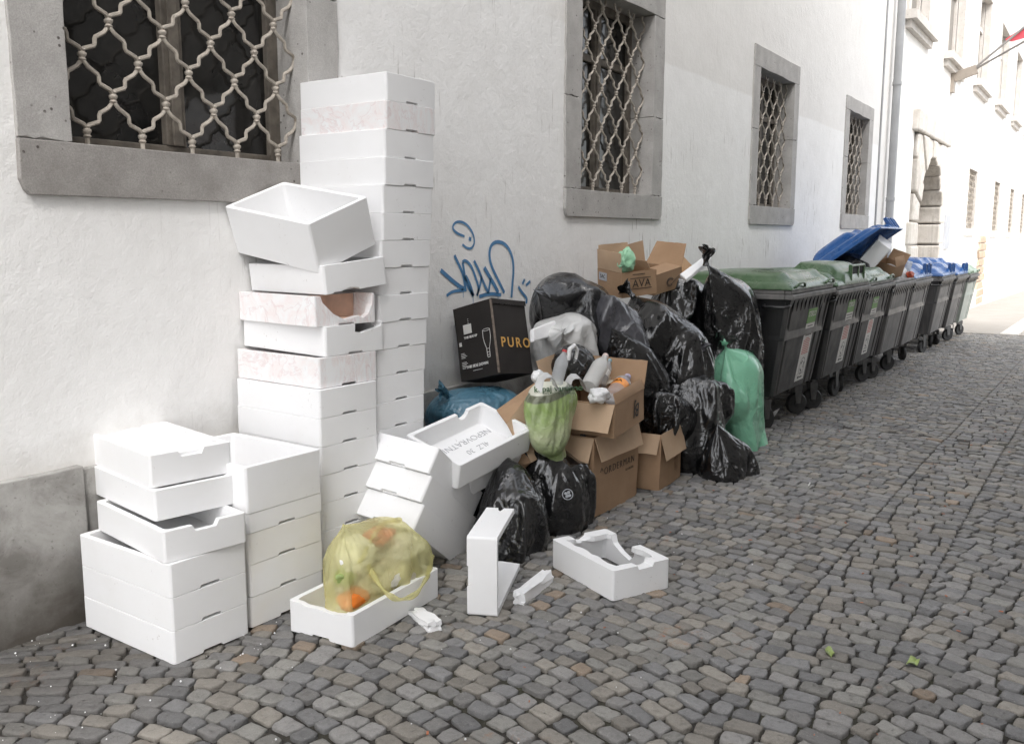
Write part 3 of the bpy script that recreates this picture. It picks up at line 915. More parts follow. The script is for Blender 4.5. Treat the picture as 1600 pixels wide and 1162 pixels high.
# -- three boxes tipped together against the stacks, an open tray on them, two more behind
G5 = "loose foam boxes tipped between the stacks and the rubbish"
LA, LX, LY, LZ = Vector((3.331, -0.968, 0.606)), Vector((0.798, 0.142, -0.585)), Vector((-0.093, 0.989, 0.114)), Vector((0.595, -0.037, 0.803))
for k, nm in enumerate(("uppermost of the three foam boxes tipped over together behind the yellow bag", "middle one of the three foam boxes tipped over together", "lowest of the three tipped foam boxes, one corner on the cobbles")):
    sh = LX * (0.022 * (k - 1)) + LY * (0.01 * (1 - k))
    foam(nm, LA + LY * 0.37 - LZ * (0.136 * (k + 1)) + sh, LX, LZ, group=G5, W=0.37, L=0.6, H=0.134)
TX, TY, TZ = Vector((-0.039, -0.955, -0.293)), Vector((0.986, -0.085, 0.146)), Vector((-0.164, -0.283, 0.945))
tr = Vector((3.452, -0.634, 0.616))
half = [(0.20 + 0.045 * math.cos(q), 0.145 + 0.045 * math.sin(q)) for q in [math.pi + math.pi * t / 8 for t in range(9)]] + [(0.26, 0.17), (0.14, 0.17)]
tray_me = carve(foam_shell(0.37, 0.6, 0.14), [cut_prism([(y + 0.22, z) for y, z in half], 'x', -0.01, 0.05)], 0.0045, 2)
M = Matrix.Translation(tr - TZ * 0.14) @ Matrix((TX, TY, TZ)).transposed().to_4x4()
tray = tag(link("foam_tray", tray_me, None, M), "open foam tray with pencilled writing inside and a bite out of its rim", "foam box", G5)
INK = simple("grey_pencil", (0.40, 0.40, 0.42), 0.7)
def put_text(parent, s, size, o, ux, uz, mat, name="lettering", **kw):
    """lettering lying on a surface of parent: o, ux (reading direction), uz (outward) in the parent's space"""
    t = link(name, text_mesh(s, size, mat, **kw), parent)
    t.matrix_local = frame(o, ux, uz)
    return t
put_text(tray, "NEPOVRATNI", 0.062, (0.115, 0.37, 0.0275), (0, -1, 0), (0, 0, 1), INK, shear=0.15, bold=-0.0012)
put_text(tray, "4LZ  30", 0.055, (0.20, 0.36, 0.0275), (0, -1, 0), (0, 0, 1), INK, shear=0.2, bold=-0.0012)
put_text(tray, "HL  ~ 1", 0.05, (0.275, 0.37, 0.0275), (0, -1, 0), (0, 0, 1), INK, shear=0.1, bold=-0.0012)
foam("foam box half hidden underneath the tray with pencilled writing", tr - TZ * 0.275 + TX * 0.33 + TY * 0.16, (-TX), TZ, group=G5, W=0.44, L=0.36, H=0.13, slot=False)
foam("foam box with a rounded corner showing behind the tray and the tallest stack", (3.76, -0.16, 0.39), (-0.96, 0.02, 0.12), (0.12, -0.1, 0.98), group=G5, W=0.34, L=0.5, H=0.13, slot=False)
# something for the tipped boxes to rest on
foam("foam box lying under the raised end of the tipped boxes", (2.95, -0.52, 0.0), (0.1, 1, 0), group=G5, W=0.34, L=0.44, H=0.13, slot=False)

# -- open tray in front, holding the yellow bag
Lc = Vector((2.444, -0.846, 0.002)); yd = Vector((3.037 - 2.432, -1.134 + 1.177, 0))
front_tray = foam("open foam box on the cobbles in front, holding the yellow rubbish bag", Lc, yd, group=None, W=0.335, L=0.607, H=0.132, key="front",
                  extra=[cut_prism([(.04, .14), (.09, .124), (.16, .126), (.24, .119), (.29, .127), (.30, .14)], 'y', -.01, .04)])
# -- box broken to a C shape, standing on its side
def jag(a, b, n, amp, rnd, end=True):
    """points from a to b wandering sideways"""
    d = Vector((b[0] - a[0], b[1] - a[1])); nrm = Vector((-d.y, d.x)).normalized()
    out = []
    for i in range(n + (1 if end else 0)):
        t = i / n; o = rnd.uniform(-amp, amp) if 0 < i < n else 0
        out.append((a[0] + d.x * t + nrm.x * o, a[1] + d.y * t + nrm.y * o))
    return out
rnd = random.Random(31)
ex = Vector((0.40, -0.917, 0)).normalized(); ez = Vector((0, 0, 1)); ey = ez.cross(ex)
full = foam_shell(0.352, 0.62, 0.131)        # local x = width (will stand up), y = length, z = height of the box
cuts = []
# upper long wall (x near 0.352) broken off at 0.42, floor broken away beyond 0.10, far end missing
FX = lambda poly: [(0.352 - x, y) for x, y in poly]
edge = [(0.25, 0.75), (0.38, 0.75), (0.38, 0.40)] + jag((0.38, 0.405), (0.30, 0.43), 3, 0.012, rnd)[1:] + jag((0.30, 0.43), (0.30, 0.12), 5, 0.01, rnd)[1:] + jag((0.30, 0.10), (0.03, 0.08), 6, 0.012, rnd) + jag((0.035, 0.08), (0.035, 0.58), 9, 0.006, rnd)[1:] + [(-0.02, 0.60), (-0.02, 0.75)]
cuts.append(cut_prism(FX(edge), 'z', -0.05, 0.2))
cuts.append(cut_prism([(0.43, 0.085), (0.375, 0.074), (0.395, 0.06), (0.43, 0.055)], 'x', -0.02, 0.06))
cuts += notch_bottom(0.352, 0.62, 0.131, 0.10, 0.012, 0.02)
cme = carve(full, cuts, 0.003, 2)
# lying on a long wall: the box's height runs along ex, its width stands up
mloc = Matrix((-ez, ey, ex)).transposed()
M = Matrix.Translation(Vector((2.968, -1.371, 0.003)) + ez * 0.352) @ mloc.to_4x4()
tag(link("broken_foam_box", cme, None, M), "broken C shaped half of a foam box standing on its side on the cobbles", "broken box")
# -- box with its bottom smashed out, lying upside down
Fr = Vector((3.448, -1.82, 0.002)); yv = Vector((3.674 - 3.448, -1.369 + 1.82, 0)).normalized()
W_, L_, H_ = 0.325, 0.505, 0.14
body = foam_shell(W_, L_, H_)
holep = jag((0.055, 0.05), (0.27, 0.06), 6, 0.012, rnd)[:-1] + jag((0.27, 0.06), (0.285, 0.44), 9, 0.018, rnd)[:-1] + jag((0.285, 0.44), (0.05, 0.46), 6, 0.014, rnd)[:-1] + jag((0.05, 0.46), (0.055, 0.05), 9, 0.012, rnd)[:-1]
cc = [cut_prism(holep, 'z', -0.05, 0.3)]
cc.append(cut_prism([(0.20, -.02)] + jag((0.205, 0.05), (0.30, 0.09), 4, 0.008, rnd) + [(0.345, 0.10), (0.345, -.02)], 'z', 0.105, 0.2) if False else cut_prism([(0.13, 0.16), (0.145, 0.12), (0.225, 0.122), (0.24, 0.16)], 'y', -.02, .07))
gap = [(0.22, 0.16), (0.23, 0.085), (0.27, 0.05), (0.34, 0.07), (0.40, 0.10), (0.42, 0.16)]
cc.append(cut_prism(gap, 'x', 0.26, 0.36))
gap2 = [(0.09, 0.16), (0.11, 0.118), (0.16, 0.112), (0.19, 0.128), (0.2, 0.16)]
cc.append(cut_prism(gap2, 'y', 0.44, 0.55))
# flip: the smashed floor becomes the upper face
flip = foam_shell(W_, L_, H_)
for vtx in flip.vertices: vtx.co.z = H_ - vtx.co.z
fix_normals(flip)
fme = carve(flip, cc, 0.003, 2)
xv = yv.cross(Vector((0, 0, 1)))
M = Matrix.Translation(Fr) @ Matrix((xv, yv, Vector((0, 0, 1)))).transposed().to_4x4()
tag(link("broken_foam_box", fme, None, M), "foam box with its bottom smashed out, lying like a frame on the open cobbles", "broken box")
# -- loose fragments
def fragment(label, c, rz, dims, seed, tilt=0.0):
    rn = random.Random(seed); bm = bmesh.new()
    bmesh.ops.create_cube(bm, size=1.0)
    bmesh.ops.subdivide_edges(bm, edges=bm.edges[:], cuts=4, use_grid_fill=True)
    for v in bm.verts:
        p = Vector((v.co.x * dims[0], v.co.y * dims[1], (v.co.z + .5) * dims[2]))
        k = mnoise.noise_vector(Vector((v.co.x * 3 + seed, v.co.y * 3, v.co.z * 3)))
        am = 0.012 if v.co.z > -0.3 else 0.004
        p += k * am * (1.5 if abs(v.co.x) > .45 else 0.8)
        p.z = max(p.z * (1 - tilt * v.co.x), 0.0)
        v.co = p
    me = bpy.data.meshes.new("foam_fragment"); bm.to_mesh(me); bm.free()
    me.materials.append(FOAM); shade(me, 30)
    o = link("foam_fragment", me, None, Matrix.Translation(c) @ Matrix.Rotation(rz, 4, 'Z'))
    return tag(o, label, "foam fragment")
fragment("rough finger of broken white foam on the cobbles right of the C shaped box", (3.335, -1.475, 0.002), R(6), (0.30, 0.055, 0.055), 4)
fragment("small curved chip of white foam on the cobbles beside the open front box", (2.81, -1.268, 0.002), R(62), (0.20, 0.06, 0.035), 9, 0.5)
# crumbs of foam in the joints
g = MB(); rnd = random.Random(77)
for i in range(190):
    x = rnd.uniform(1.2, 4.6); y = -abs(rnd.gauss(1.2, 0.75))
    if rnd.random() < .35: x, y = rnd.uniform(1.2, 2.6), -rnd.uniform(0.05, 0.9)
    if y < -3.3: continue
    s = rnd.uniform(0.0012, 0.0042)
    g.lathe([(0.1 * s, -s), (s, -0.3 * s), (0.9 * s, 0.5 * s), (0.1 * s, s)], 5, Matrix.Translation((x, y, 0.006 + s)) @ Matrix.Rotation(rnd.uniform(0, 3), 4, 'X'))
tag(g.build("foam_crumbs", FOAM), "tiny white crumbs of foam scattered in the joints of the cobbles", "crumbs", kind="stuff")
# ------------------------------------------------------------------ wheeled containers
def m_plastic(name, col, rough=0.42, dust=0.35, dustcol=(0.30, 0.28, 0.26), sx=1.0):
    n = N(name); v = n.coord()
    c = n.ramp(n.noise(v, 3, 4), [(0.3, tuple(x * 0.9 for x in col)), (0.7, tuple(x * 1.1 for x in col))])
    sv = n.coord("Object", (9, 9, 0.8))
    d = n.math('MULTIPLY', n.ramp(n.noise(sv, 1.0, 6, 0.65), [(0.40, 0.0), (0.75, 1.0)]), dust)
    d2 = n.math('MULTIPLY', n.ramp(n.noise(v, 14, 7, 0.7), [(0.5, 0.0), (0.75, 1.0)]), dust * 0.6)
    c = n.mix(n.math('MAXIMUM', d, d2), c, dustcol)
    return n.set(color=c, rough=n.ramp(n.noise(v, 6, 5), [(0.3, rough * 0.8), (0.75, min(1, rough * 1.35))]), spec=0.5, normal=n.bump(n.noise(v, 120, 3), 0.06, 0.002))
BIN_BLACK = m_plastic("charcoal_plastic", (0.013, 0.0135, 0.015), 0.36, 0.10)
BIN_GREY = m_plastic("dusty_sky_sheen_plastic", (0.045, 0.045, 0.048), 0.32, 0.35)  # charcoal body lightened in the colour for sky reflection, plus dust
BIN_PALE = m_plastic("pale_green_grey_plastic", (0.36, 0.40, 0.36), 0.4, 0.2)
RIM_GREY = m_plastic("worn_rim_plastic", (0.12, 0.117, 0.115), 0.5, 0.5)
LID_GREEN = m_plastic("green_lid_plastic", (0.042, 0.098, 0.038), 0.28, 0.25, (0.35, 0.38, 0.30))
LID_BLUE = m_plastic("blue_lid_plastic", (0.018, 0.095, 0.30), 0.28, 0.15, (0.30, 0.38, 0.50))
LID_PALE = m_plastic("pale_green_lid_plastic", (0.20, 0.28, 0.19), 0.32, 0.2, (0.4, 0.42, 0.36))
RUBBER = simple("black_rubber", (0.022, 0.022, 0.022), 0.6, 0.2, 12, dirt=0.35, dirtcol=(0.16, 0.145, 0.13))
STEEL = simple("galvanised_steel", (0.16, 0.16, 0.16), 0.38, 0.2, 20, metal=0.9, dirt=0.4)
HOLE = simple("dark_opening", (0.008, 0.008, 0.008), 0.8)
PAPER = simple("sticker_white", (0.72, 0.71, 0.68), 0.5, 0.06, 5, dirt=0.25, dirtcol=(0.4, 0.36, 0.32))
PRINT_GREEN = simple("sticker_green", (0.16, 0.36, 0.09), 0.5, 0.08)
PRINT_RED = simple("sticker_red", (0.58, 0.13, 0.09), 0.5)
PRINT_BLACK = simple("sticker_black", (0.05, 0.05, 0.05), 0.5)

PANEL = {"charcoal_plastic": m_plastic("charcoal_panel_sheen", (0.032, 0.032, 0.032), 0.50, 0.22), "dusty_sky_sheen_plastic": m_plastic("grey_panel_sheen", (0.125, 0.122, 0.12), 0.50, 0.4), "pale_green_grey_plastic": BIN_PALE}  # front panels: reflection of the bright street end put into a lighter colour
BW, BD = 1.36, 1.06
Z_BOT, Z_RIM0, Z_RIM1 = 0.315, 1.135, 1.225
def front_y(z): return 0.185 + (0.055 - 0.185) * (z - Z_BOT) / (Z_RIM0 - Z_BOT)

def body_mesh(mat):
    g = MB()
    b = [(0.125, 0.185), (BW - 0.125, 0.185), (BW - 0.125, 0.86), (0.125, 0.86)]
    t = [(0.045, 0.055), (BW - 0.045, 0.055), (BW - 0.045, 1.01), (0.045, 1.01)]
    vs = [(x, y, Z_BOT) for x, y in b] + [(x, y, Z_RIM0 + .03) for x, y in t]
    ti = [(0.075, 0.085), (BW - 0.075, 0.085), (BW - 0.075, 0.98), (0.075, 0.98)]
    vs += [(x, y, Z_RIM0 + .03) for x, y in ti] + [(x, y, 0.8) for x, y in ti]
    fs = [(3, 2, 1, 0), (0, 1, 5, 4), (1, 2, 6, 5), (2, 3, 7, 6), (3, 0, 4, 7)]
    fs += [(4 + i, 4 + (i + 1) % 4, 8 + (i + 1) % 4, 8 + i) for i in range(4)] + [(8 + i, 8 + (i + 1) % 4, 12 + (i + 1) % 4, 12 + i) for i in range(4)] + [(12, 13, 14, 15)]
    g.add(vs, fs)
    def strip(xa, xb, d, za=Z_BOT + 0.01, zb=Z_RIM0 - 0.002):
        """raised panel on the sloping front, tapering with the body"""
        q = []
        for z in (za, zb):
            k = 0.125 + (0.045 - 0.125) * (z - Z_BOT) / (Z_RIM0 - Z_BOT)
            w = BW - 2 * k
            y = front_y(z)
            q.append([(k + xa * w, y - d, z), (k + xb * w, y - d, z), (k + xb * w, y + 0.02, z), (k + xa * w, y + 0.02, z)])
        g.add(q[0] + q[1], [(3, 2, 1, 0), (4, 5, 6, 7), (0, 1, 5, 4), (1, 2, 6, 5), (2, 3, 7, 6), (3, 0, 4, 7)])
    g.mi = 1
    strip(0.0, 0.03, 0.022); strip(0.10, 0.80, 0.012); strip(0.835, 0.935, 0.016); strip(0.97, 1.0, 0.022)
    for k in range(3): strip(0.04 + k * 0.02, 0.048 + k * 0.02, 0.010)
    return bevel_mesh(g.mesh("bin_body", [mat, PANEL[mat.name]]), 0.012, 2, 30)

def rim_mesh():
    g = MB()
    def ring(o, i, z0, z1):
        x0, x1, y0, y1 = o; a0, a1, b0, b1 = i
        g.box(x0, x1, y0, b0, z0, z1); g.box(x0, x1, b1, y1, z0, z1); g.box(x0, a0, b0, b1, z0, z1); g.box(a1, x1, b0, b1, z0, z1)
    ring((0.0, BW, 0.0, BD), (0.06, BW - 0.06, 0.07, 1.0), Z_RIM0 + 0.012, Z_RIM1 - 0.035)
    ring((0.022, BW - 0.022, 0.022, BD - 0.02), (0.065, BW - 0.065, 0.075, 0.99), Z_RIM1 - 0.034, Z_RIM1)
    me = bevel_mesh(g.mesh("bin_rim", RIM_GREY), 0.008, 2, 30)
    return me

def teeth_mesh(mat):
    """the row of ribs under the front rim, merged with their shadow as dark teeth"""
    g = MB(); nt = 11  # dark plates stand for the ribs' sawtooth shadow on the panel
    for i in range(nt):
        x = 0.075 + (BW - 0.15) * i / (nt - 1)
        d = 0.10 if i != 8 else 0.14
        y = front_y(Z_RIM0)
        w = 0.055
        g.add([(x - w, front_y(Z_RIM0) - .034, Z_RIM0 + .012), (x + w, front_y(Z_RIM0) - .034, Z_RIM0 + .012), (x, front_y(Z_RIM0 - d) - .014, Z_RIM0 - d), (x - w, y + .01, Z_RIM0 + .012), (x + w, y + .01, Z_RIM0 + .012), (x, front_y(Z_RIM0 - d) + .01, Z_RIM0 - d)],
              [(0, 1, 2), (3, 5, 4), (0, 2, 5, 3), (1, 4, 5, 2), (0, 3, 4, 1)])
    return g.mesh("rib_shadow_teeth", mat)

def lid_mesh(mat, kind):
    nx, ny = 44, 36
    def h(u, v):
        """u across -1..1, v front..back 0..1"""
        e = (1 - abs(u) ** 9) * (1 - abs(2 * v - 1) ** 7)
        z = 0.060 * max(0, e) ** 0.5
        pl = (1 - abs(u / 0.9) ** 10) if abs(u) < 0.9 else 0
        pv = (1 - abs((v - 0.52) / 0.42) ** 8) if abs(v - 0.52) < 0.42 else 0
        z += 0.058 * max(0, pl * pv) ** 0.45
        z += 0.018 * max(0, 1 - u * u) * max(0, 1 - (2 * v - 1) ** 2)
        if kind == "flat":      # recessed front corner with a handle bow
            a = (abs(u) - 0.68) / 0.16
            if v < 0.2: z += 0.030 * math.exp(-a * a) * max(0, 1 - ((v - 0.1) / 0.1) ** 2)
        if kind == "hump":
            a = max(abs((u - 0.12) / 0.72) ** 6, abs((v - 0.24) / 0.24) ** 8)
            if a < 1: z += 0.075 * (1 - a) ** 0.35
        if kind == "blue":
            a = max(abs((u + 0.1) / 0.55) ** 4, abs((v - 0.62) / 0.3) ** 4)
            if a < 1: z += 0.13 * (1 - a) ** 0.7
            a = max(abs((u - 0.45) / 0.42) ** 8, abs((v - 0.2) / 0.2) ** 8)
            if a < 1: z += 0.05 * (1 - a) ** 0.4
        return z
    vs = []
    x0, x1, y0, y1 = 0.012, BW - 0.012, 0.012, BD
    def w(t): return 0.5 - 0.5 * math.cos(math.pi * t) if False else t
    us = [math.copysign(abs(2 * i / nx - 1) ** 0.72, 2 * i / nx - 1) for i in range(nx + 1)]
    vv = [0.5 + 0.5 * math.copysign(abs(2 * j / ny - 1) ** 0.72, 2 * j / ny - 1) for j in range(ny + 1)]
    for v in vv:
        for u in us:
            vs.append((x0 + (x1 - x0) * (u + 1) / 2, y0 + (y1 - y0) * v, 0.012 + h(u, v)))
    n = len(vs)
    vs += [(x, y, max(0.0, z - 0.012)) for x, y, z in vs]
    W = nx + 1
    fs = [(j * W + i, j * W + i + 1, (j + 1) * W + i + 1, (j + 1) * W + i) for j in range(ny) for i in range(nx)]
    fs += [tuple(n + q for q in reversed(f)) for f in fs]
    ring = [i for i in range(W)] + [j * W + nx for j in range(1, ny + 1)] + [ny * W + i for i in range(nx - 1, -1, -1)] + [j * W for j in range(ny - 1, 0, -1)]
    for i in range(len(ring)):
        p, q = ring[i], ring[(i + 1) % len(ring)]
        fs.append((p, n + p, n + q, q))
    g = MB(); g.add(vs, fs)
    # lip round the edge of the lid
    me = g.mesh("lid", mat, 60)
    return me

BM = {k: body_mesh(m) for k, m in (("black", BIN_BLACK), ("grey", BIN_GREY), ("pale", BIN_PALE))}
RIM = rim_mesh(); TEETH = teeth_mesh(BIN_BLACK)
def wheel_meshes():
    t = MB(); t.lathe([(0.066, -0.024), (0.094, -0.026), (0.102, -0.016), (0.102, 0.016), (0.094, 0.026), (0.066, 0.024)], 28, axis='y')
    r = MB(); r.lathe([(0.012, -0.034), (0.03, -0.032), (0.034, -0.016), (0.067, -0.012), (0.067, 0.012), (0.034, 0.016), (0.03, 0.032), (0.012, 0.034)], 24, axis='y')
    f = MB()
    for s in (-1, 1): f.prism([(-0.03, 0.0), (0.03, 0.0), (0.055, 0.115), (0.055, 0.125), (-0.06, 0.125), (-0.055, 0.10)], 'y', 0.036 * s - 0.003, 0.036 * s + 0.003)
    f.box(-0.06, 0.055, -0.036, 0.036, 0.119, 0.126); f.lathe([(0.03, 0.126), (0.03, 0.15), (0.045, 0.152), (0.045, 0.162)], 14)
    return t.mesh("tyre", RUBBER, 50), r.mesh("wheel_rim", BIN_BLACK, 50), f.mesh("caster_fork", STEEL)
TYRE, WRIM, FORK = wheel_meshes()
HND = MB()
HND.tube([(0, 0.03, 0), (-0.05, 0.03, -0.004), (-0.075, 0.05, -0.01), (-0.075, 0.21, -0.01), (-0.05, 0.23, -0.004), (0, 0.23, 0)], 0.013, 8)
HND = HND.mesh("side_handle", BIN_BLACK, 60)
TRUN = MB(); TRUN.lathe([(0.06, 0.0), (0.06, 0.012), (0.026, 0.014), (0.026, 0.075), (0.03, 0.077), (0.03, 0.085)], 16, axis='x'); TRUN = TRUN.mesh("lifting_pin", BIN_BLACK, 40)

def sticker(parent, u, z0, z1, w, seed, word="STEKLO"):
    """printed label on the sloping front: u = centre along the front"""
    k = lambda z: 0.125 + (0.045 - 0.125) * (z - Z_BOT) / (Z_RIM0 - Z_BOT)
    o0 = Vector((k(z0) + u * (BW - 2 * k(z0)), front_y(z0) - 0.0145, z0)); o1 = Vector((k(z1) + u * (BW - 2 * k(z1)), front_y(z1) - 0.0145, z1))
    up = (o1 - o0).normalized(); H = (o1 - o0).length
    nrm = Vector((1, 0, 0)).cross(up).normalized()
    M = frame(o0, (1, 0, 0), nrm)          # x along the bin, y up the face, z out of it
    g = MB(); rn = random.Random(seed)
    g.box(-w / 2, w / 2, 0, H * 0.80, -0.002, 0.0, M)
    g.mi = 1; g.box(-w / 2, w / 2, H * 0.802, H, -0.002, 0.0, M)
    g.mi = 2
    for r in range(4):
        y = H * (0.755 - r * 0.042); L = w * rn.uniform(.55, .8); x = -L / 2
        while x < L / 2:
            ww = rn.uniform(.012, .03); g.box(x, min(x + ww, L / 2), y, y + .009, 0.0, 0.0008, M); x += ww + .006
    g.mi = 3
    for r in range(9):
        y = H * (0.585 - r * 0.026); L = w * (.78 if r else .45)
        g.box(-L / 2, L / 2 * rn.uniform(.8, 1), y, y + .0075, 0.0, 0.0008, M)
    g.mi = 2
    cy = H * 0.205; rr = w * 0.27
    n = 40
    for a in range(n):
        q0, q1 = 2 * math.pi * a / n, 2 * math.pi * (a + 1) / n
        g.add([M @ Vector((r_ * math.cos(q), cy + r_ * math.sin(q), 0.0008)) for r_, q in ((rr, q0), (rr + .006, q0), (rr + .006, q1), (rr, q1))], [(0, 1, 2, 3)])
    for a in range(3):                       # three chasing arrows
        q = math.pi / 2 + a * 2 * math.pi / 3
        for t in range(7):
            qa, qb = q + t * .18, q + (t + 1) * .18
            ri, ro = rr * .50, rr * (.70 if t < 5 else .95 - (t - 5) * .25)
            g.add([M @ Vector((r_ * math.cos(qq), cy + r_ * math.sin(qq), 0.0008)) for r_, qq in ((ri, qa), (ro, qa), (ro, qb), (ri, qb))], [(0, 1, 2, 3)])
    g.box(-w * .42, w * .42, H * .095, H * .098, 0.0, .0008, M)
    g.box(-w * .25, -w * .1, H * .03, H * .065, 0.0, .0008, M); g.box(-w * .05, w * .25, H * .035, H * .055, 0.0, .0008, M)
    s = g.build("sticker", [PAPER, PRINT_GREEN, PRINT_BLACK, PRINT_RED], parent)
    t = link("lettering", text_mesh(word, 0.066, PAPER, bold=0.001), s)
    t.matrix_local = frame(M @ Vector((0, H * 0.925, 0.001)), (1, 0, 0), nrm)
    return s

def bin_body(label, x, y, dz=0.0, rz=0.0, body="black", group="wheeled rubbish containers along the facade"):
    root = thing("wheeled_container", label, "rubbish container", (x, y, zg(x + .68) + dz), rz, group)
    link("bin_body", BM[body], root)
    link("rim", RIM, root); link("rib_shadow_teeth", TEETH, root)
    for i, (wx, wy) in enumerate(((0.22, 0.30), (BW - 0.22, 0.30), (0.22, 0.78), (BW - 0.22, 0.78))):
        a = rnd.uniform(-0.9, 0.9)
        c = thing("caster", None, None); c.parent = root
        t = link("wheel", TYRE, root); t.matrix_local = Matrix.Translation((wx, wy, 0.102)) @ Matrix.Rotation(a, 4, 'Z') @ Matrix.Translation((0.045, 0, 0))
        bpy.data.objects.remove(c)
        link("wheel_rim", WRIM, t); f = link("caster_fork", FORK, t); f.location = (0, 0, 0.055); f.matrix_local = Matrix.Translation((-0.0, 0, 0.0)) @ Matrix.Scale(1.0, 4)
        f.matrix_local = Matrix.Translation((0, 0, 0.002)) @ Matrix.Diagonal((0.75, 1, 1.38, 1))
    for s in (0, 1):
        h = link("side_handle", HND, root); h.matrix_local = Matrix.Translation((0.02, 0.0, 1.10)) if s == 0 else Matrix.Translation((BW - 0.02, 0.26, 1.10)) @ Matrix.Rotation(math.pi, 4, 'Z')
        p = link("lifting_pin", TRUN, root); p.matrix_local = Matrix.Translation((0.085, 0.5, 0.72)) @ Matrix.Rotation(math.pi, 4, 'Z') if s == 0 else Matrix.Translation((BW - 0.085, 0.5, 0.72))
    return root

LIDS = {}
def add_lid(root, kind, mat, open_=0.0):
    k = (kind, mat.name)
    if k not in LIDS: LIDS[k] = lid_mesh(mat, kind)
    l = link("lid", LIDS[k], root)
    if open_:
        l.matrix_local = Matrix.Translation((0, BD - 0.04, Z_RIM1 + .03)) @ Matrix.Rotation(-open_, 4, 'X') @ Matrix.Translation((0, -(BD - 0.04), 0))
    else:
        l.location = (0, 0, Z_RIM1 + 0.003)
    if kind == "flat":
        g = MB(); g.lathe([(0.0, 0.140), (0.105, 0.140), (0.11, 0.146), (0.0, 0.1465)], 24, Matrix.Translation((0.55, 0.45, 0.0)))
        g.build("throw_in_hole", HOLE, l)
        for s in (0.22, 1.14):
            b = MB(); b.tube([(s - .13, 0.008, 0.02), (s - .09, -0.004, 0.045), (s, -0.008, 0.058), (s + .09, -0.004, 0.045), (s + .13, 0.008, 0.02)], 0.011, 8)
            b.build("lid_handle", mat, l, 60)
    if kind == "hump":
        g = MB(); g.box(0.56, 1.06, 0.03, 0.045, 0.09, 0.165)
        link("lid_opening", bevel_mesh(g.mesh("lid_opening", HOLE), 0.01), l)
        b = MB(); b.box(0.53, 0.56, 0.012, 0.05, 0.03, 0.185); b.box(1.06, 1.09, 0.012, 0.05, 0.03, 0.185); b.box(0.53, 1.09, 0.014, 0.05, 0.165, 0.19); b.box(0.84, 0.88, 0.02, 0.048, 0.05, 0.165)
        link("opening_frame", bevel_mesh(b.mesh("opening_frame", mat), 0.01), l)
    if kind == "blue":
        for a in (0.78, 1.08):
            b = MB(); b.box(a, a + .03, 0.012, 0.06, 0.03, 0.165); b.box(a + .13, a + .16, 0.012, 0.06, 0.03, 0.165); b.box(a, a + .16, 0.012, 0.06, 0.165, 0.185)
            f = link("opening_frame", bevel_mesh(b.mesh("opening_frame", mat), 0.01), l)
            g = MB(); g.box(a + .03, a + .13, 0.03, 0.05, 0.05, 0.165); g.build("lid_opening", HOLE, f)
    return l

rnd = random.Random(4)
b1 = bin_body("charcoal wheeled container with a rounded green lid, nearest the heap of black bags", 7.345, -1.425)
add_lid(b1, "flat", LID_GREEN); sticker(b1, 0.64, 0.375, 1.03, 0.27, 1)
b2 = bin_body("charcoal container whose green lid has a boxy front opening, second from the bags", 8.72, -1.445)
add_lid(b2, "hump", LID_GREEN); sticker(b2, 0.60, 0.42, 1.06, 0.27, 2)
b3 = bin_body("charcoal container with rounded green lid and faded sticker, third from the bags", 10.10, -1.42)
add_lid(b3, "flat", LID_GREEN); sticker(b3, 0.48, 0.40, 1.05, 0.27, 3)
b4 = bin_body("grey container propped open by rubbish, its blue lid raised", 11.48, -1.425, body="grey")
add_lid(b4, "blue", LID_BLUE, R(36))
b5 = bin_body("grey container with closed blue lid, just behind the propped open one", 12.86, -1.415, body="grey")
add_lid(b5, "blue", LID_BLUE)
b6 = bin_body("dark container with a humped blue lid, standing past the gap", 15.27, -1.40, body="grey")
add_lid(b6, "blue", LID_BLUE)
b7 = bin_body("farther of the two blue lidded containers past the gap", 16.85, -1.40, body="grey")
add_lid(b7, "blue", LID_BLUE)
b8 = bin_body("pale grey green container, the last one of the row", 18.42, -1.40, body="pale")
add_lid(b8, "flat", LID_PALE)
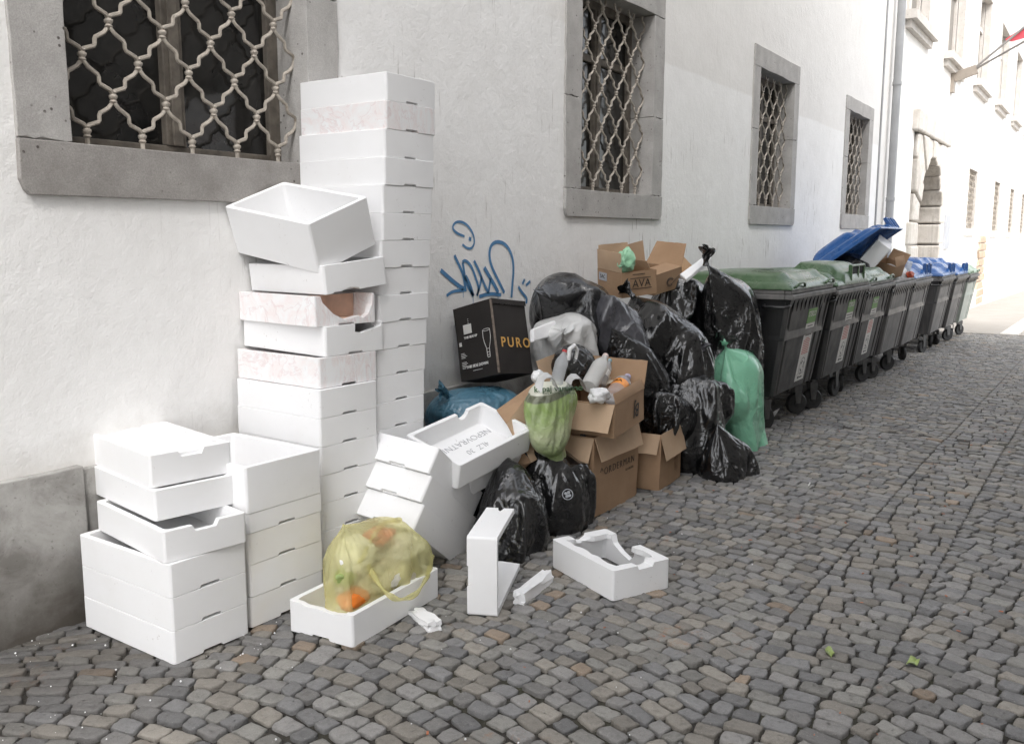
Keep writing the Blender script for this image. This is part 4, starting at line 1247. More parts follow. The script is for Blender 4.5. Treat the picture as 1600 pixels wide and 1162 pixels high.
# ------------------------------------------------------------------ plastic bags: a small cloth solver drapes film over lumps
def m_film(name, col, rough=0.24, wr=0.5, scale=1.0, spec=0.5, sheen=0.0):
    n = N(name); v = n.coord()
    info = n.new("ShaderNodeObjectInfo")
    cmb = n.new("ShaderNodeCombineXYZ"); n.link(n.math('MULTIPLY', info.outputs["Random"], 23.0), cmb.inputs[0])
    rv = n.new("ShaderNodeVectorMath", operation='ADD'); n.link(v, rv.inputs[0]); n.link(cmb.outputs[0], rv.inputs[1]); w = rv.outputs[0]
    f1 = n.noise(w, 4 * scale, 4, 0.5, 1.4)
    ridge = n.math('ABSOLUTE', n.math('SUBTRACT', f1, 0.5))
    m = n.new("ShaderNodeMapping"); m.inputs["Scale"].default_value = (2.2, 14, 4); m.inputs["Rotation"].default_value = (0.5, 0.9, 0.3)
    n.link(w, m.inputs[0])
    f2 = n.math('ABSOLUTE', n.math('SUBTRACT', n.noise(m.outputs[0], 1.4 * scale, 3, 0.5, 0.7), 0.5))
    nb = n.bump(ridge, wr * 0.35, 0.03)
    nb = n.bump(f2, wr * 0.6, 0.025, nb)
    vo = n.new("ShaderNodeTexVoronoi", feature='DISTANCE_TO_EDGE'); vo.inputs["Scale"].default_value = 5 * scale
    wv = n.new("ShaderNodeVectorMath", operation='ADD'); n.link(w, wv.inputs[0])
    sc_ = n.new("ShaderNodeVectorMath", operation='SCALE'); sc_.inputs[3].default_value = 0.35; n.link(n.noise(w, 4, 4, out="Color"), sc_.inputs[0]); n.link(sc_.outputs[0], wv.inputs[1])
    n.link(wv.outputs[0], vo.inputs["Vector"])
    crease = n.math('MULTIPLY', n.ramp(vo.outputs["Distance"], [(0.0, 1.0), (0.16, 0.25), (0.4, 0.0)]), n.ramp(n.noise(w, 3.5, 3), [(0.36, 0.0), (0.56, 1.0)]))
    nb = n.bump(crease, wr * 0.9, 0.02, nb)
    nb = n.bump(n.noise(w, 60, 3), 0.05, 0.003, nb)
    c = n.ramp(n.noise(w, 2.5, 4), [(0.3, tuple(x * 0.85 for x in col)), (0.7, tuple(min(1, x * 1.15) for x in col))])
    du = n.ramp(n.noise(w, 5, 7, 0.7), [(0.58, 0.0), (0.8, 0.18)])
    c = n.mix(du, c, tuple(min(1, x * 1.4 + 0.012) for x in col))
    return n.set(color=c, rough=n.ramp(n.noise(w, 4, 4), [(0.3, rough * 0.75), (0.7, min(1, rough * 1.5))]), spec=spec, coat=0.25, normal=nb)

ICO = {}
def ico(n):
    if n not in ICO:
        bm = bmesh.new(); bmesh.ops.create_icosphere(bm, subdivisions=n, radius=1.0)
        bm.verts.ensure_lookup_table()
        V = np.array([v.co[:] for v in bm.verts]); F = np.array([[v.index for v in f.verts] for f in bm.faces])
        E = np.array([[v.index for v in e.verts] for e in bm.edges])
        B = []
        for e in bm.edges:           # vertices across each edge, for bending
            o = [next(v.index for v in f.verts if v not in e.verts) for f in e.link_faces]
            B.append(o)
        bm.free(); ICO[n] = (V, F, E, np.array(B))
    return ICO[n]

def rotm(rx=0, ry=0, rz=0):
    return np.array(Euler((R(rx), R(ry), R(rz))).to_matrix())

def sd(P, prims, k=0.05):
    """smooth union of lumps: ('e', centre, radii, rot) ellipsoid, ('b', centre, half, rot, round) box"""
    acc = None
    for q in prims:
        c = np.array(q[1]); Rm = q[3] if len(q) > 3 and q[3] is not None else np.eye(3)
        p = (P - c) @ Rm
        if q[0] == 'e':
            r = np.array(q[2]); k0 = np.linalg.norm(p / r, axis=1); k1 = np.linalg.norm(p / (r * r), axis=1) + 1e-9
            d = k0 * (k0 - 1.0) / k1
        else:
            h = np.array(q[2]) - q[4]; a = np.abs(p) - h
            d = np.linalg.norm(np.maximum(a, 0), axis=1) + np.minimum(a.max(1), 0) - q[4]
        if acc is None: acc = d
        else:
            t = np.clip(0.5 + 0.5 * (acc - d) / k, 0, 1)
            acc = acc * (1 - t) + d * t - k * t * (1 - t)
    return acc

def hull(prims, n, off):
    """the surface of the lumps seen from their middle"""
    D, F, E, B = ico(n)
    c = np.mean([np.array(q[1]) for q in prims], axis=0)
    t = np.full(len(D), 1.6)
    for _ in range(40):
        d = sd(c + D * t[:, None], prims)
        t = np.maximum(t - 0.8 * np.clip(d - 0.004, -0.2, 0.4), 0.02)
    return c, D, F, c + D * (t + off)[:, None]

PENDING = []
def drape(prims, mat, name, tie=None, spread=0.32, excess=0.15, bend=2.4, n=6, seed=0, ground=None, off=0.012, mass=0.05, smooth=0.5):
    """film laid loosely round the lumps; it is dropped onto them by the cloth solver in settle()"""
    c, D, F, X = hull(prims, n, off)
    ang = None
    if tie is not None:
        tie = np.array(tie, float); ax = tie - c; ax /= np.linalg.norm(ax)
        ang = np.arccos(np.clip(D @ ax, -1, 1)); w = np.exp(-(ang / spread) ** 2)
        X = X * (1 - w[:, None]) + tie * w[:, None]
    X = X + np.random.default_rng(seed).normal(size=X.shape) * 0.0012
    _, _, F5, C5 = hull(prims, 5, -0.022)
    if ground is not None:
        X[:, 2] = np.maximum(X[:, 2], ground + 0.009); C5[:, 2] = np.maximum(C5[:, 2], ground + 0.001)
    def mk(nm, V, Fa):
        me = bpy.data.meshes.new(nm); me.from_pydata([tuple(p) for p in V], [], [tuple(map(int, f)) for f in Fa]); fix_normals(me); return me
    co = link("lumps", mk("lumps", C5, F5))
    co.modifiers.new("c", 'COLLISION'); co.collision.thickness_outer = 0.004; co.collision.cloth_friction = 3; co.collision.damping = 0.5
    col = bpy.data.collections.new("lumps"); scene.collection.children.link(col); col.objects.link(co)
    me = mk(name, X, F); me.materials.append(mat)
    o = link(name, me)
    m = o.modifiers.new("cl", 'CLOTH'); s = m.settings
    if tie is not None:
        vg = o.vertex_groups.new(name="pin"); vg.add([int(i) for i in np.where(ang < max(0.06, spread * 0.2))[0]], 1.0, 'ADD'); s.vertex_group_mass = "pin"
    s.quality = 5; s.mass = mass; s.tension_stiffness = 20; s.compression_stiffness = 20; s.shear_stiffness = 10; s.bending_stiffness = bend
    s.shrink_min = -excess; s.shrink_max = -excess; s.air_damping = 1; s.tension_damping = 5; s.compression_damping = 5
    m.collision_settings.collection = col; m.collision_settings.distance_min = 0.003; m.collision_settings.use_self_collision = False
    PENDING.append((o, co, col, smooth))
    return o, c

def settle(frames=30):
    for f in range(1, frames + 1): scene.frame_set(f)
    dg = bpy.context.evaluated_depsgraph_get()
    done = []
    for o, co, col, smooth in PENDING: done.append(bpy.data.meshes.new_from_object(o.evaluated_get(dg)))
    for (o, co, col, smooth), me in zip(PENDING, done):
        o.modifiers.clear(); o.vertex_groups.clear()
        bm = bmesh.new(); bm.from_mesh(me)
        for _ in range(2 if smooth else 0): bmesh.ops.smooth_vert(bm, verts=bm.verts, factor=smooth, use_axis_x=True, use_axis_y=True, use_axis_z=True)
        lo = min(v.co.z for v in bm.verts); cx = sum(v.co.x for v in bm.verts) / len(bm.verts); cy = sum(v.co.y for v in bm.verts) / len(bm.verts)
        org = Vector((cx, cy, lo))
        for v in bm.verts: v.co -= org
        bm.to_mesh(me); bm.free(); shade(me, 180)
        o.data = me; o.location = org
        for ch in o.children: ch.location = ch.location - org
        co.modifiers.clear(); bpy.data.objects.remove(co); bpy.data.collections.remove(col)
    PENDING.clear(); scene.frame_set(1)

def lump(p, q, r1, r2=None, over=0.5):
    """ellipsoid from p to q"""
    p, q = Vector(p), Vector(q); d = q - p
    x = d.normalized(); y = Vector((0, 0, 1)).cross(x)
    y = y.normalized() if y.length > 1e-4 else Vector((0, 1, 0)); z = x.cross(y)
    Rm = np.array(Matrix((x, y, z)).transposed())
    return ('e', tuple((p + q) / 2), (d.length / 2 + r1 * over, r1, r2 or r1), Rm)

def ball(p, r): return ('e', tuple(p), (r, r, r) if not isinstance(r, tuple) else r, None)
def brick(p, h, rx=0, ry=0, rz=0, rd=0.02): return ('b', tuple(p), h, rotm(rx, ry, rz), rd)

def knot_mesh(tie, ax, size, mat, seed, twist=2.0):
    """the gathered tail of film above a knot"""
    rn = random.Random(seed)
    ax = Vector(ax).normalized(); e1 = ax.orthogonal().normalized(); e2 = ax.cross(e1)
    g = MB(); nr, nt = 9, 40; vs = []
    ph = [rn.uniform(0, 6) for _ in range(4)]
    for i in range(nr + 1):
        t = i / nr
        r = size * (0.16 + 0.05 * math.cos(8 * t) if t < .25 else 0.13 + 0.75 * (t - .25) ** 1.3)
        for j in range(nt):
            q = 2 * math.pi * j / nt
            f = 1 + (0.15 + 0.55 * t) * (0.6 * math.sin(5 * q + ph[0] + 2 * t) + 0.4 * math.sin(9 * q + ph[1] - 3 * t))
            p = Vector(tie) + ax * (size * (1.15 * t - 0.12 + 0.10 * t * math.sin(3 * q + ph[2]))) + (e1 * math.cos(q + twist * t) + e2 * math.sin(q + twist * t) * (1 - .45 * t)) * (r * f)
            vs.append(p)
    fs = [(i * nt + j, i * nt + (j + 1) % nt, (i + 1) * nt + (j + 1) % nt, (i + 1) * nt + j) for i in range(nr) for j in range(nt)]
    g.add(vs, fs)
    return g.mesh("knot", mat, 180)

FILM_BLACK = m_film("black_bin_film", (0.006, 0.006, 0.0065), 0.14, 0.42, 1.3, spec=0.75)
FILM_BLACK2 = m_film("thin_black_film", (0.007, 0.007, 0.0075), 0.11, 0.52, 1.6, spec=0.75)
FILM_GREY = m_film("stretched_grey_film", (0.055, 0.055, 0.062), 0.20, 0.5)
FILM_WHITE = m_film("grey_white_film", (0.58, 0.58, 0.57), 0.30, 0.35)
FILM_GREEN = m_film("green_film", (0.24, 0.55, 0.37), 0.24, 0.40, 0.8)
FILM_BLUE = m_film("blue_film", (0.075, 0.19, 0.27), 0.28, 0.6, 1.2)

def bag(label, prims, mat, tie=None, group="black rubbish bags of the heap", cat="rubbish bag", name="rubbish_bag", knot=0.0, kmat=None, kdir=None, **kw):
    o, c = drape(prims, mat, name, tie, **kw)
    tag(o, label, cat, group)
    if knot and tie is not None:
        ax = Vector(kdir) if kdir is not None else Vector(tie) - Vector(c)
        link("knot", knot_mesh(Vector(tie), ax, knot, kmat or mat, kw.get("seed", 0)), o)
    return o
# ------------------------------------------------------------------ cardboard
def m_card(name, col, dark):
    n = N(name); v = n.coord()
    c = n.ramp(n.noise(v, 4, 5, 0.6), [(0.3, dark), (0.7, col)])
    st = n.ramp(n.noise(n.coord("Object", (3, 3, 120)), 1.0, 2), [(0.35, 0.10), (0.65, 0.0)])
    c = n.mix(st, c, tuple(x * 0.7 for x in dark))
    sc = n.ramp(n.noise(v, 18, 7, 0.7, 0.6), [(0.62, 0.0), (0.72, 0.4)])
    c = n.mix(sc, c, tuple(x * 0.55 for x in dark))
    nb = n.bump(n.noise(v, 9, 5), 0.25, 0.01); nb = n.bump(n.noise(v, 150, 2), 0.08, 0.002, nb)
    return n.set(color=c, rough=0.78, spec=0.3, normal=nb)
CARD = m_card("brown_cardboard", (0.40, 0.265, 0.165), (0.33, 0.21, 0.125))
CARD_IN = m_card("cardboard_inside", (0.52, 0.38, 0.26), (0.46, 0.32, 0.21))
CARD_BLACK = m_card("black_printed_card", (0.034, 0.030, 0.028), (0.024, 0.021, 0.020))
INK_BLACK = simple("black_print", (0.03, 0.025, 0.022), 0.6)
INK_GOLD = simple("gold_print", (0.62, 0.36, 0.10), 0.5)
INK_WHITE = simple("white_print", (0.70, 0.69, 0.67), 0.55, 0.15, 40)
TAPE = simple("grey_label_paper", (0.36, 0.37, 0.40), 0.5)
def rot_about(axis_o, axis_d, ang): return Matrix.Translation(axis_o) @ Matrix.Rotation(ang, 4, axis_d) @ Matrix.Translation(-Vector(axis_o))

def board_poly(w, h, rnd, chip=0.004, taper=0.0, n=6):
    c = [(0, 0), (w, 0), (w - taper, h), (taper, h)]
    out = []
    for i in range(4):
        a, b = c[i], c[(i + 1) % 4]
        for k in range(n):
            t = k / n; j = rnd.uniform(-chip, chip) if k and i != 0 else 0
            out.append((a[0] + (b[0] - a[0]) * t + j * (i % 2), a[1] + (b[1] - a[1]) * t + j * (1 - i % 2)))
    return out

def carton(label, o, xd, zd, dims, flaps, seed=1, mat=None, mat_in=None, group="cardboard boxes thrown on the heap", closed=False, name="cardboard_box"):
    """o = corner nearest the street and the viewer's left; xd along its front; flaps: side -> (angle outwards, length, taper)"""
    rn = random.Random(seed); mat = mat or CARD; mat_in = mat_in or CARD_IN
    M = frame(o, xd, zd)
    root = thing(name, label, "cardboard box", M=M, group=group)
    w, d, h = dims; t = 0.004
    g = MB()
    g.box(0, w, 0, t, 0, h); g.box(0, w, d - t, d, 0, h); g.box(0, t, t, d - t, 0, h); g.box(w - t, w, t, d - t, 0, h); g.box(t, w - t, t, d - t, 0.001, t)
    if closed: g.box(t, w - t, t, d - t, h - t, h - 0.001)
    me = g.mesh("box_body", mat)
    bm = bmesh.new(); bm.from_mesh(me)
    bmesh.ops.subdivide_edges(bm, edges=bm.edges[:], cuts=5, use_grid_fill=True)
    for v in bm.verts:
        k = mnoise.noise_vector(Vector((v.co.x * 5 + seed, v.co.y * 5, v.co.z * 5)))
        v.co += k * 0.006
    bm.to_mesh(me); bm.free(); shade(me, 30)
    link("box_body", me, root)
    side = {'y-': ((0, 0, h), (1, 0, 0), w), 'x+': ((w, 0, h), (0, 1, 0), d), 'y+': ((w, d, h), (-1, 0, 0), w), 'x-': ((0, d, h), (0, -1, 0), d)}
    for k, spec in flaps.items():
        ang, L = spec[0], spec[1]; tp = spec[2] if len(spec) > 2 else 0.004
        p, u, ln = side[k]
        g = MB()
        poly = board_poly(ln - 0.006, L, rn, 0.003, tp)
        mm = frame(p, u, Vector(u).cross(Vector((0, 0, 1))) * 1.0)     # x along the edge, z = outwards, y = up
        bow = rn.uniform(0.004, 0.014)
        nx, ny = 10, 6; vs = []
        for s in (0, 1):
            for j in range(ny + 1):
                for i in range(nx + 1):
                    a, b = i / nx, j / ny
                    x = 0.003 + tp * b + (ln - 0.006 - 2 * tp * b) * a; y = L * b + (rn.uniform(-.002, .002) if j == ny and s == 0 else 0)
                    z = bow * math.sin(math.pi * b) * math.sin(math.pi * a) + 0.0035 * s
                    vs.append((x, y, z))
        W = nx + 1; n1 = W * (ny + 1)
        fs = [(j * W + i, j * W + i + 1, (j + 1) * W + i + 1, (j + 1) * W + i) for j in range(ny) for i in range(nx)]
        fs += [tuple(n1 + q for q in reversed(f)) for f in fs]
        ring = [i for i in range(W)] + [j * W + nx for j in range(1, ny + 1)] + [ny * W + i for i in range(nx - 1, -1, -1)] + [j * W for j in range(ny - 1, 0, -1)]
        for i in range(len(ring)):
            a, b = ring[i], ring[(i + 1) % len(ring)]
            fs.append((a, n1 + a, n1 + b, b))
        g.add(vs, fs)
        f = link("flap", g.mesh("flap", mat_in if ang > 60 or k in ("y+", "x-") else mat, 40), root)
        f.matrix_local = mm @ Matrix.Translation((0, 0.001, 0)) @ Matrix.Rotation(R(ang), 4, 'X')
    return root

def face_text(root, s, size, x, z, w, d, face='y-', mat=INK_BLACK, up=1, **kw):
    """lettering on a side of a carton; up=-1 upside down"""
    u = {'y-': ((x, -0.005, z), (up, 0, 0), (0, -1, 0)), 'x-': ((-0.005, x, z), (0, -up, 0), (-1, 0, 0)), 'x+': ((w + 0.005, x, z), (0, up, 0), (1, 0, 0))}[face]
    return put_text(root, s, size, u[0], u[1], u[2], mat, **kw)

# ------------------------------------------------------------------ film, bottle and other rubbish materials
def m_clear(name, col, solid, rough=0.12, wr=0.5):
    """thin see-through film: part of the light passes straight through"""
    n = N(name); v = n.coord()
    f = n.noise(v, 9, 6, 0.6, 1.2); rid = n.math('ABSOLUTE', n.math('SUBTRACT', f, 0.5))
    nb = n.bump(rid, wr, 0.03)
    n.set(color=n.ramp(f, [(0.3, tuple(c * .85 for c in col)), (0.7, col)]), rough=rough, spec=0.6, normal=nb)
    tr = n.new("ShaderNodeBsdfTransparent"); tr.inputs[0].default_value = (*[min(1, .58 + .42 * c) for c in col], 1)
    tl = n.new("ShaderNodeBsdfTranslucent"); tl.inputs[0].default_value = (*col, 1)
    m0 = n.new("ShaderNodeMixShader"); m0.inputs[0].default_value = 0.35
    n.link(n.b.outputs[0], m0.inputs[1]); n.link(tl.outputs[0], m0.inputs[2])
    ms = n.new("ShaderNodeMixShader")
    n.link(n.ramp(n.noise(v, 2.2, 3, 0.5), [(0.3, max(0, solid - 0.10)), (0.7, min(1, solid + 0.12))]), ms.inputs[0])
    n.link(tr.outputs[0], ms.inputs[1]); n.link(m0.outputs[0], ms.inputs[2])
    n.link(ms.outputs[0], n.t.nodes["Material Output"].inputs[0])
    return n.mat
FILM_YELLOW = m_clear("yellow_film", (0.97, 0.93, 0.52), 0.44, 0.10, 1.3)
PET = m_clear("clear_bottle_plastic", (0.85, 0.87, 0.89), 0.42, 0.06, 0.35)
MILKY = m_clear("milky_bottle_plastic", (0.80, 0.80, 0.78), 0.85, 0.25, 0.2)
ORANGE = simple("orange_wrapper", (0.80, 0.22, 0.03), 0.35, 0.15, 9)
RED = simple("red_wrapper", (0.52, 0.10, 0.05), 0.4, 0.2, 12)
BROWNRED = simple("rust_red_card", (0.42, 0.10, 0.03), 0.6, 0.15, 7)
WHITEP = simple("white_crumpled_film", (0.74, 0.74, 0.74), 0.35, 0.1, 8, 0.6, 18, 0.02)
TIN = simple("tin_lid", (0.55, 0.52, 0.42), 0.3, 0.1, 8, metal=0.7)
LEAF = simple("lettuce_green", (0.30, 0.38, 0.12), 0.5, 0.35, 25)
CAPBLUE = simple("pale_blue_cap", (0.30, 0.52, 0.60), 0.4)
CAPLILAC = simple("pale_lilac_cap", (0.45, 0.42, 0.58), 0.4)

def blob(name, c, r, mat, seed, amp=0.35, freq=9.0, sub=4, squash=(1, 1, 1), label=None, cat=None, group=None, rough=0.5, parent=None):
    """a crumpled wad"""
    D, F, E, B = ico(sub); V = []
    for d in D:
        d = Vector(d)
        k = mnoise.noise(d * freq * 0.25 + Vector((seed, 0, 0))) * amp + abs(mnoise.noise(d * freq * 0.6 + Vector((0, seed, 0)))) * amp * rough
        p = d * r * (1 + k)
        V.append((p.x * squash[0], p.y * squash[1], p.z * squash[2]))
    me = bpy.data.meshes.new(name); me.from_pydata(V, [], [tuple(map(int, f)) for f in F]); me.materials.append(mat); shade(me, 45)
    o = link(name, me, parent); o.location = c
    if label: tag(o, label, cat, group)
    return o

# ------------------------------------------------------------------ the heap: black bags
UNDER = "black bags at the bottom of the heap"
def B(*a, **k): return bag(*a, **k)
V3 = lambda *p: Vector(p)
# lowest layer, mostly hidden
B("black bag low against the wall under the blue bag", [ball((4.42, -.40, .26), (.34, .28, .26)), ball((4.75, -.42, .22), (.25, .28, .22))], FILM_BLACK, seed=41, ground=.003, n=5, group=UNDER)
B("black bag at the foot of the wall under the middle of the heap", [ball((5.3, -.45, .32), (.40, .38, .32)), ball((5.55, -.55, .5), (.30, .3, .26))], FILM_BLACK, seed=42, ground=.003, n=5, group=UNDER)
B("black bag low down below the cardboard boxes on top", [ball((6.1, -.5, .36), (.42, .40, .36)), ball((6.3, -.62, .5), (.3, .3, .24))], FILM_BLACK, seed=43, ground=.003, n=5, group=UNDER)
B("black bag standing on the ground between the heap and the first container", [ball((6.85, -.62, .34), (.36, .40, .34)), ball((6.9, -.75, .55), (.28, .28, .2))], FILM_BLACK, seed=44, ground=.003, n=5, group=UNDER)
# upper left: a big slack bag, and a stretched one running down from it
a0, a1 = at(862, 478, -.38), at(925, 478, -.42)
B("big dull black bag at the upper left of the heap, beside the blue graffiti", [lump(a0, a1, .215, .20, .75), brick(at(905, 478, -.5), (.2, .17, .14), 8, 12, 15, .05), ball(at(880, 462, -.42), (.22, .2, .17))], m_film("dull_black_film", (0.009, 0.009, 0.010), 0.24, 0.45, 1.3), tie=tuple(at(832, 452, -.45)), spread=.30, seed=1, excess=0.20, bend=3.3)
b0, b1 = at(932, 484, -.62), at(992, 530, -.90)
B("stretched greyish black bag sloping down across the middle of the heap", [lump(b0, b1, .15, .13, .6), brick(at(958, 490, -.75), (.16, .10, .09), 0, 28, -20, .03)], FILM_GREY, seed=2, excess=0.09, bend=4.1)
# bag with hanging folds below it
B("black bag falling in long upright pleats behind the bottle box", [lump(at(968, 540, -.84), at(1015, 590, -1.0), .14, .15), ball(at(1015, 600, -.98), (.16, .14, .16))], FILM_BLACK2, tie=tuple(at(955, 512, -.84)), spread=.55, seed=3, excess=0.30, bend=1.0)
# the long shiny bag in the middle
m0, m1 = at(1004, 494, -.72), at(1062, 543, -1.02)
B("long glossy black bag lying slantwise in the middle of the heap under the cardboard boxes", [lump(m0, m1, .20, .19, .7), ball(m1, (.22, .20, .2)), brick(at(1035, 512, -.92), (.2, .10, .12), 10, 35, -25, .04)], FILM_BLACK, tie=tuple(at(988, 462, -.66)), spread=.38, seed=4, excess=0.21, bend=1.7, knot=.10)
B("dark bag in the shade between the long glossy bag and the tall one", [ball(at(1066, 480, -.62), (.30, .26, .26)), brick(at(1062, 462, -.66), (.16, .12, .12), 10, 20, 30, .03)], FILM_BLACK, seed=5, excess=.10)
# tall bag leaning on the first container
t0_, t1_ = at(1122, 446, -.98), at(1165, 540, -1.10)
B("tall shiny black bag leaning against the end of the first container", [lump(t0_, t1_, .20, .19, .55), ball(at(1140, 470, -1.0), (.22, .2, .2)), brick(at(1150, 500, -1.08), (.15, .10, .2), 5, 10, 20, .03)], FILM_BLACK2, tie=tuple(at(1103, 412, -.95)), spread=.42, seed=6, excess=0.25, bend=1.7, knot=.12, kdir=(-.15, -.1, 1))
B("black bag squashed under the tall shiny one beside the container", [ball(at(1180, 560, -.98), (.24, .22, .17))], FILM_BLACK2, seed=26, excess=.15, n=5)
# front right
B("bulky black bag with a pale stretched neck, standing left of the tall green bag", [ball((5.93, -1.16, .30), (.25, .21, .31)), brick((5.98, -1.17, .50), (.22, .16, .12), 6, 14, 12, .04), brick((6.2, -1.22, .48), (.10, .10, .09), 0, 20, 30, .03)], FILM_BLACK, tie=tuple(at(1082, 566, -1.15)), spread=.40, seed=7, excess=.12, ground=.003, knot=.14, kmat=FILM_GREY, kdir=(.5, -.1, .7))
B("small crumpled black bag on the cobbles in front of the green bags", [ball((5.86, -1.46, .13), (.17, .14, .14)), ball((5.80, -1.42, .21), (.10, .1, .12)), brick((5.95, -1.5, .12), (.08, .08, .08), 20, 30, 10, .02)], FILM_BLACK2, tie=(5.74, -1.42, .37), spread=.5, seed=8, excess=0.32, bend=0.8, ground=.003)
B("flat black bag slumped on the small cardboard box", [ball(at(1042, 640, -1.10), (.21, .17, .10)), brick(at(1035, 632, -1.13), (.10, .09, .08), 10, 15, 40, .03)], FILM_BLACK2, seed=9, excess=0.22, bend=1.7)
# front left pair
B("black bag with a small tear standing in front, right of the C shaped foam box", [ball((3.80, -1.06, .19), (.185, .16, .20)), ball((3.83, -1.02, .33), (.12, .11, .13)), brick((3.72, -1.10, .2), (.1, .09, .13), 0, 10, 20, .03)], FILM_BLACK, tie=(3.86, -.97, .47), spread=.55, seed=10, excess=0.20, bend=1.7, ground=.003)
emb = B("black bag with a round white emblem standing beside the big lettered cardboard box", [ball((4.24, -1.06, .19), (.185, .17, .20)), ball((4.22, -1.0, .37), (.14, .12, .12)), brick((4.28, -1.10, .22), (.11, .09, .15), 0, 5, -10, .03)], FILM_BLACK, tie=(4.22, -.93, .52), spread=.55, seed=11, excess=0.16, bend=1.7, ground=.003)
# pale, blue and green bags
B("crumpled grey white bag with a twisted top beside the black printed box", [brick((5.16, -.56, .93), (.17, .15, .15), 4, -8, -12, .05), ball((5.26, -.56, .98), (.15, .14, .14)), brick((5.09, -.58, .90), (.08, .11, .11), 0, 5, 10, .03)], FILM_WHITE, tie=tuple(at(884, 512, -.80)), spread=.60, seed=12, group=None, excess=.20, bend=1.2)
B("blue plastic bag lying against the wall under the black printed box", [ball((4.42, -.30, .57), (.27, .22, .12)), ball((4.62, -.34, .58), (.2, .2, .10))], FILM_BLUE, tie=tuple(at(702, 618, -.30)), spread=.45, seed=13, group=None, excess=0.25, bend=1.7, knot=.08, kdir=(-.8, 0, .4))
GR = "green plastic bags beside the first container"
B("tall pale green plastic bag, tied on top and filled with something square, on the cobbles", [brick((6.83, -1.18, .33), (.18, .16, .30), 0, 3, 12, .04), ball((6.74, -1.18, .60), (.19, .18, .17)), ball((6.88, -1.17, .58), (.17, .16, .17)), ball((6.66, -1.20, .45), (.16, .14, .16)), ball((6.93, -1.30, .05), (.10, .09, .05))], FILM_GREEN, tie=tuple(at(1134, 543, -1.16)), spread=.55, seed=14, group=GR, excess=.08, bend=2.0, ground=.003, knot=.05)
B("second green plastic bag half hidden behind the tall green one", [brick((7.08, -1.03, .36), (.12, .13, .25), 0, -4, 5, .04)], FILM_GREEN, seed=15, group=GR, excess=0.07, bend=3.3, n=5)
B("small black bag with a white handle showing behind the bottle box", [ball(at(895, 560, -.86), (.13, .11, .10))], FILM_BLACK2, tie=tuple(at(893, 540, -.88)), spread=.6, seed=16, group=None, excess=.2, n=5)
B("clear yellow bag stuffed with food waste, sitting in the open foam box in front", [ball((2.75, -1.00, .27), (.21, .15, .135)), ball((2.66, -1.02, .15), (.13, .10, .10)), ball((2.85, -1.0, .30), (.14, .14, .10)), ball(at(556, 862, -1.03), (.10, .10, .09)), ball(at(606, 836, -1.0), (.10, .10, .06))], FILM_YELLOW, tie=tuple(at(536, 818, -1.04)), spread=.55, seed=17, group=None, excess=0.32, bend=1.0)
def m_carrier():
    n = N("printed_carrier_film"); v = n.coord(); z = n.sep(v)[2]; zz = n.math('ADD', z, n.math('MULTIPLY', n.sep(v)[0], -0.18))
    c = n.ramp(n.math('MULTIPLY', zz, 1.4), [(0.0, (0.20, 0.22, 0.13)), (0.22, (0.24, 0.33, 0.12)), (0.40, (0.45, 0.50, 0.30)), (0.55, (0.27, 0.38, 0.12)), (0.66, (0.28, 0.39, 0.13)), (0.67, (0.10, 0.11, 0.07)), (0.715, (0.12, 0.13, 0.08)), (0.72, (0.66, 0.66, 0.56))], 'LINEAR')
    f = n.noise(v, 8, 5, 0.6, 1.2)
    c = n.mix(n.ramp(f, [(0.45, 0.0), (0.7, 0.35)]), c, (0.62, 0.64, 0.50))
    return n.set(color=c, rough=0.3, normal=n.bump(n.math('ABSOLUTE', n.math('SUBTRACT', f, 0.5)), 0.5, 0.03))
CARRIER = m_carrier()
carr = B("full green carrier bag with a pale printed top, beside the bottle box", [ball(at(868, 616, -1.09), (.155, .08, .085)), ball(at(862, 648, -1.09), (.115, .08, .09)), ball(at(868, 682, -1.07), (.06, .06, .075)), ball(at(846, 618, -1.06), (.07, .07, .08))], CARRIER, tie=None, seed=18, group=None, excess=.20, bend=1.0)
settle(30)
# ------------------------------------------------------------------ cartons
X0 = (0.982, -0.146, -0.116); Z0 = (0.149, 0.241, 0.959)
puro = carton("black printed cardboard box with gold lettering, tilted on the blue bag beside the graffiti", (4.534, -0.471, 0.779), X0, Z0, (0.323, 0.329, 0.475), {}, 3, CARD_BLACK, CARD_IN, closed=True, group=None)
g = MB(); g.box(0.002, 0.321, -0.0065, 0.30, 0.472, 0.4765); g.box(0.0, 0.323, -0.0075, -0.004, 0.445, 0.476)
g.build("tape_flap", CARD_BLACK, puro)
g = MB(); g.box(-0.0068, 0.004, -0.0075, 0.003, 0.01, 0.47); g.build("worn_edge", simple("worn_card_edge", (0.20, 0.16, 0.13), 0.8, 0.5, 30), puro)
FW3 = dict(w=.323, d=.329)
face_text(puro, "PURO", 0.088, 0.185, 0.20, mat=INK_GOLD, space=1.35, bold=0.0012, **FW3)
face_text(puro, "MOVEN", 0.045, 0.13, 0.463, mat=INK_WHITE, up=-1, bold=0.001, **FW3)
face_text(puro, "THIS SIDE UP", 0.020, 0.20, 0.272, face='x-', mat=INK_WHITE, bold=0.001, **FW3)
face_text(puro, "THIS SIDE DOWN", 0.024, 0.17, 0.085, face='x-', mat=INK_WHITE, bold=0.001, **FW3)
g = MB()
for k in range(11):
    if k in (4, 5): continue
    L = 0.03 + 0.025 * ((k * 7) % 5) / 5
    g.box(-0.0055, -0.004, 0.300 - L, 0.300, 0.175 - k * 0.0095, 0.179 - k * 0.0095)
g.box(-0.0055, -0.004, 0.285, 0.306, 0.225, 0.25); g.box(-0.0055, -0.004, 0.13, 0.21, 0.055, 0.058)
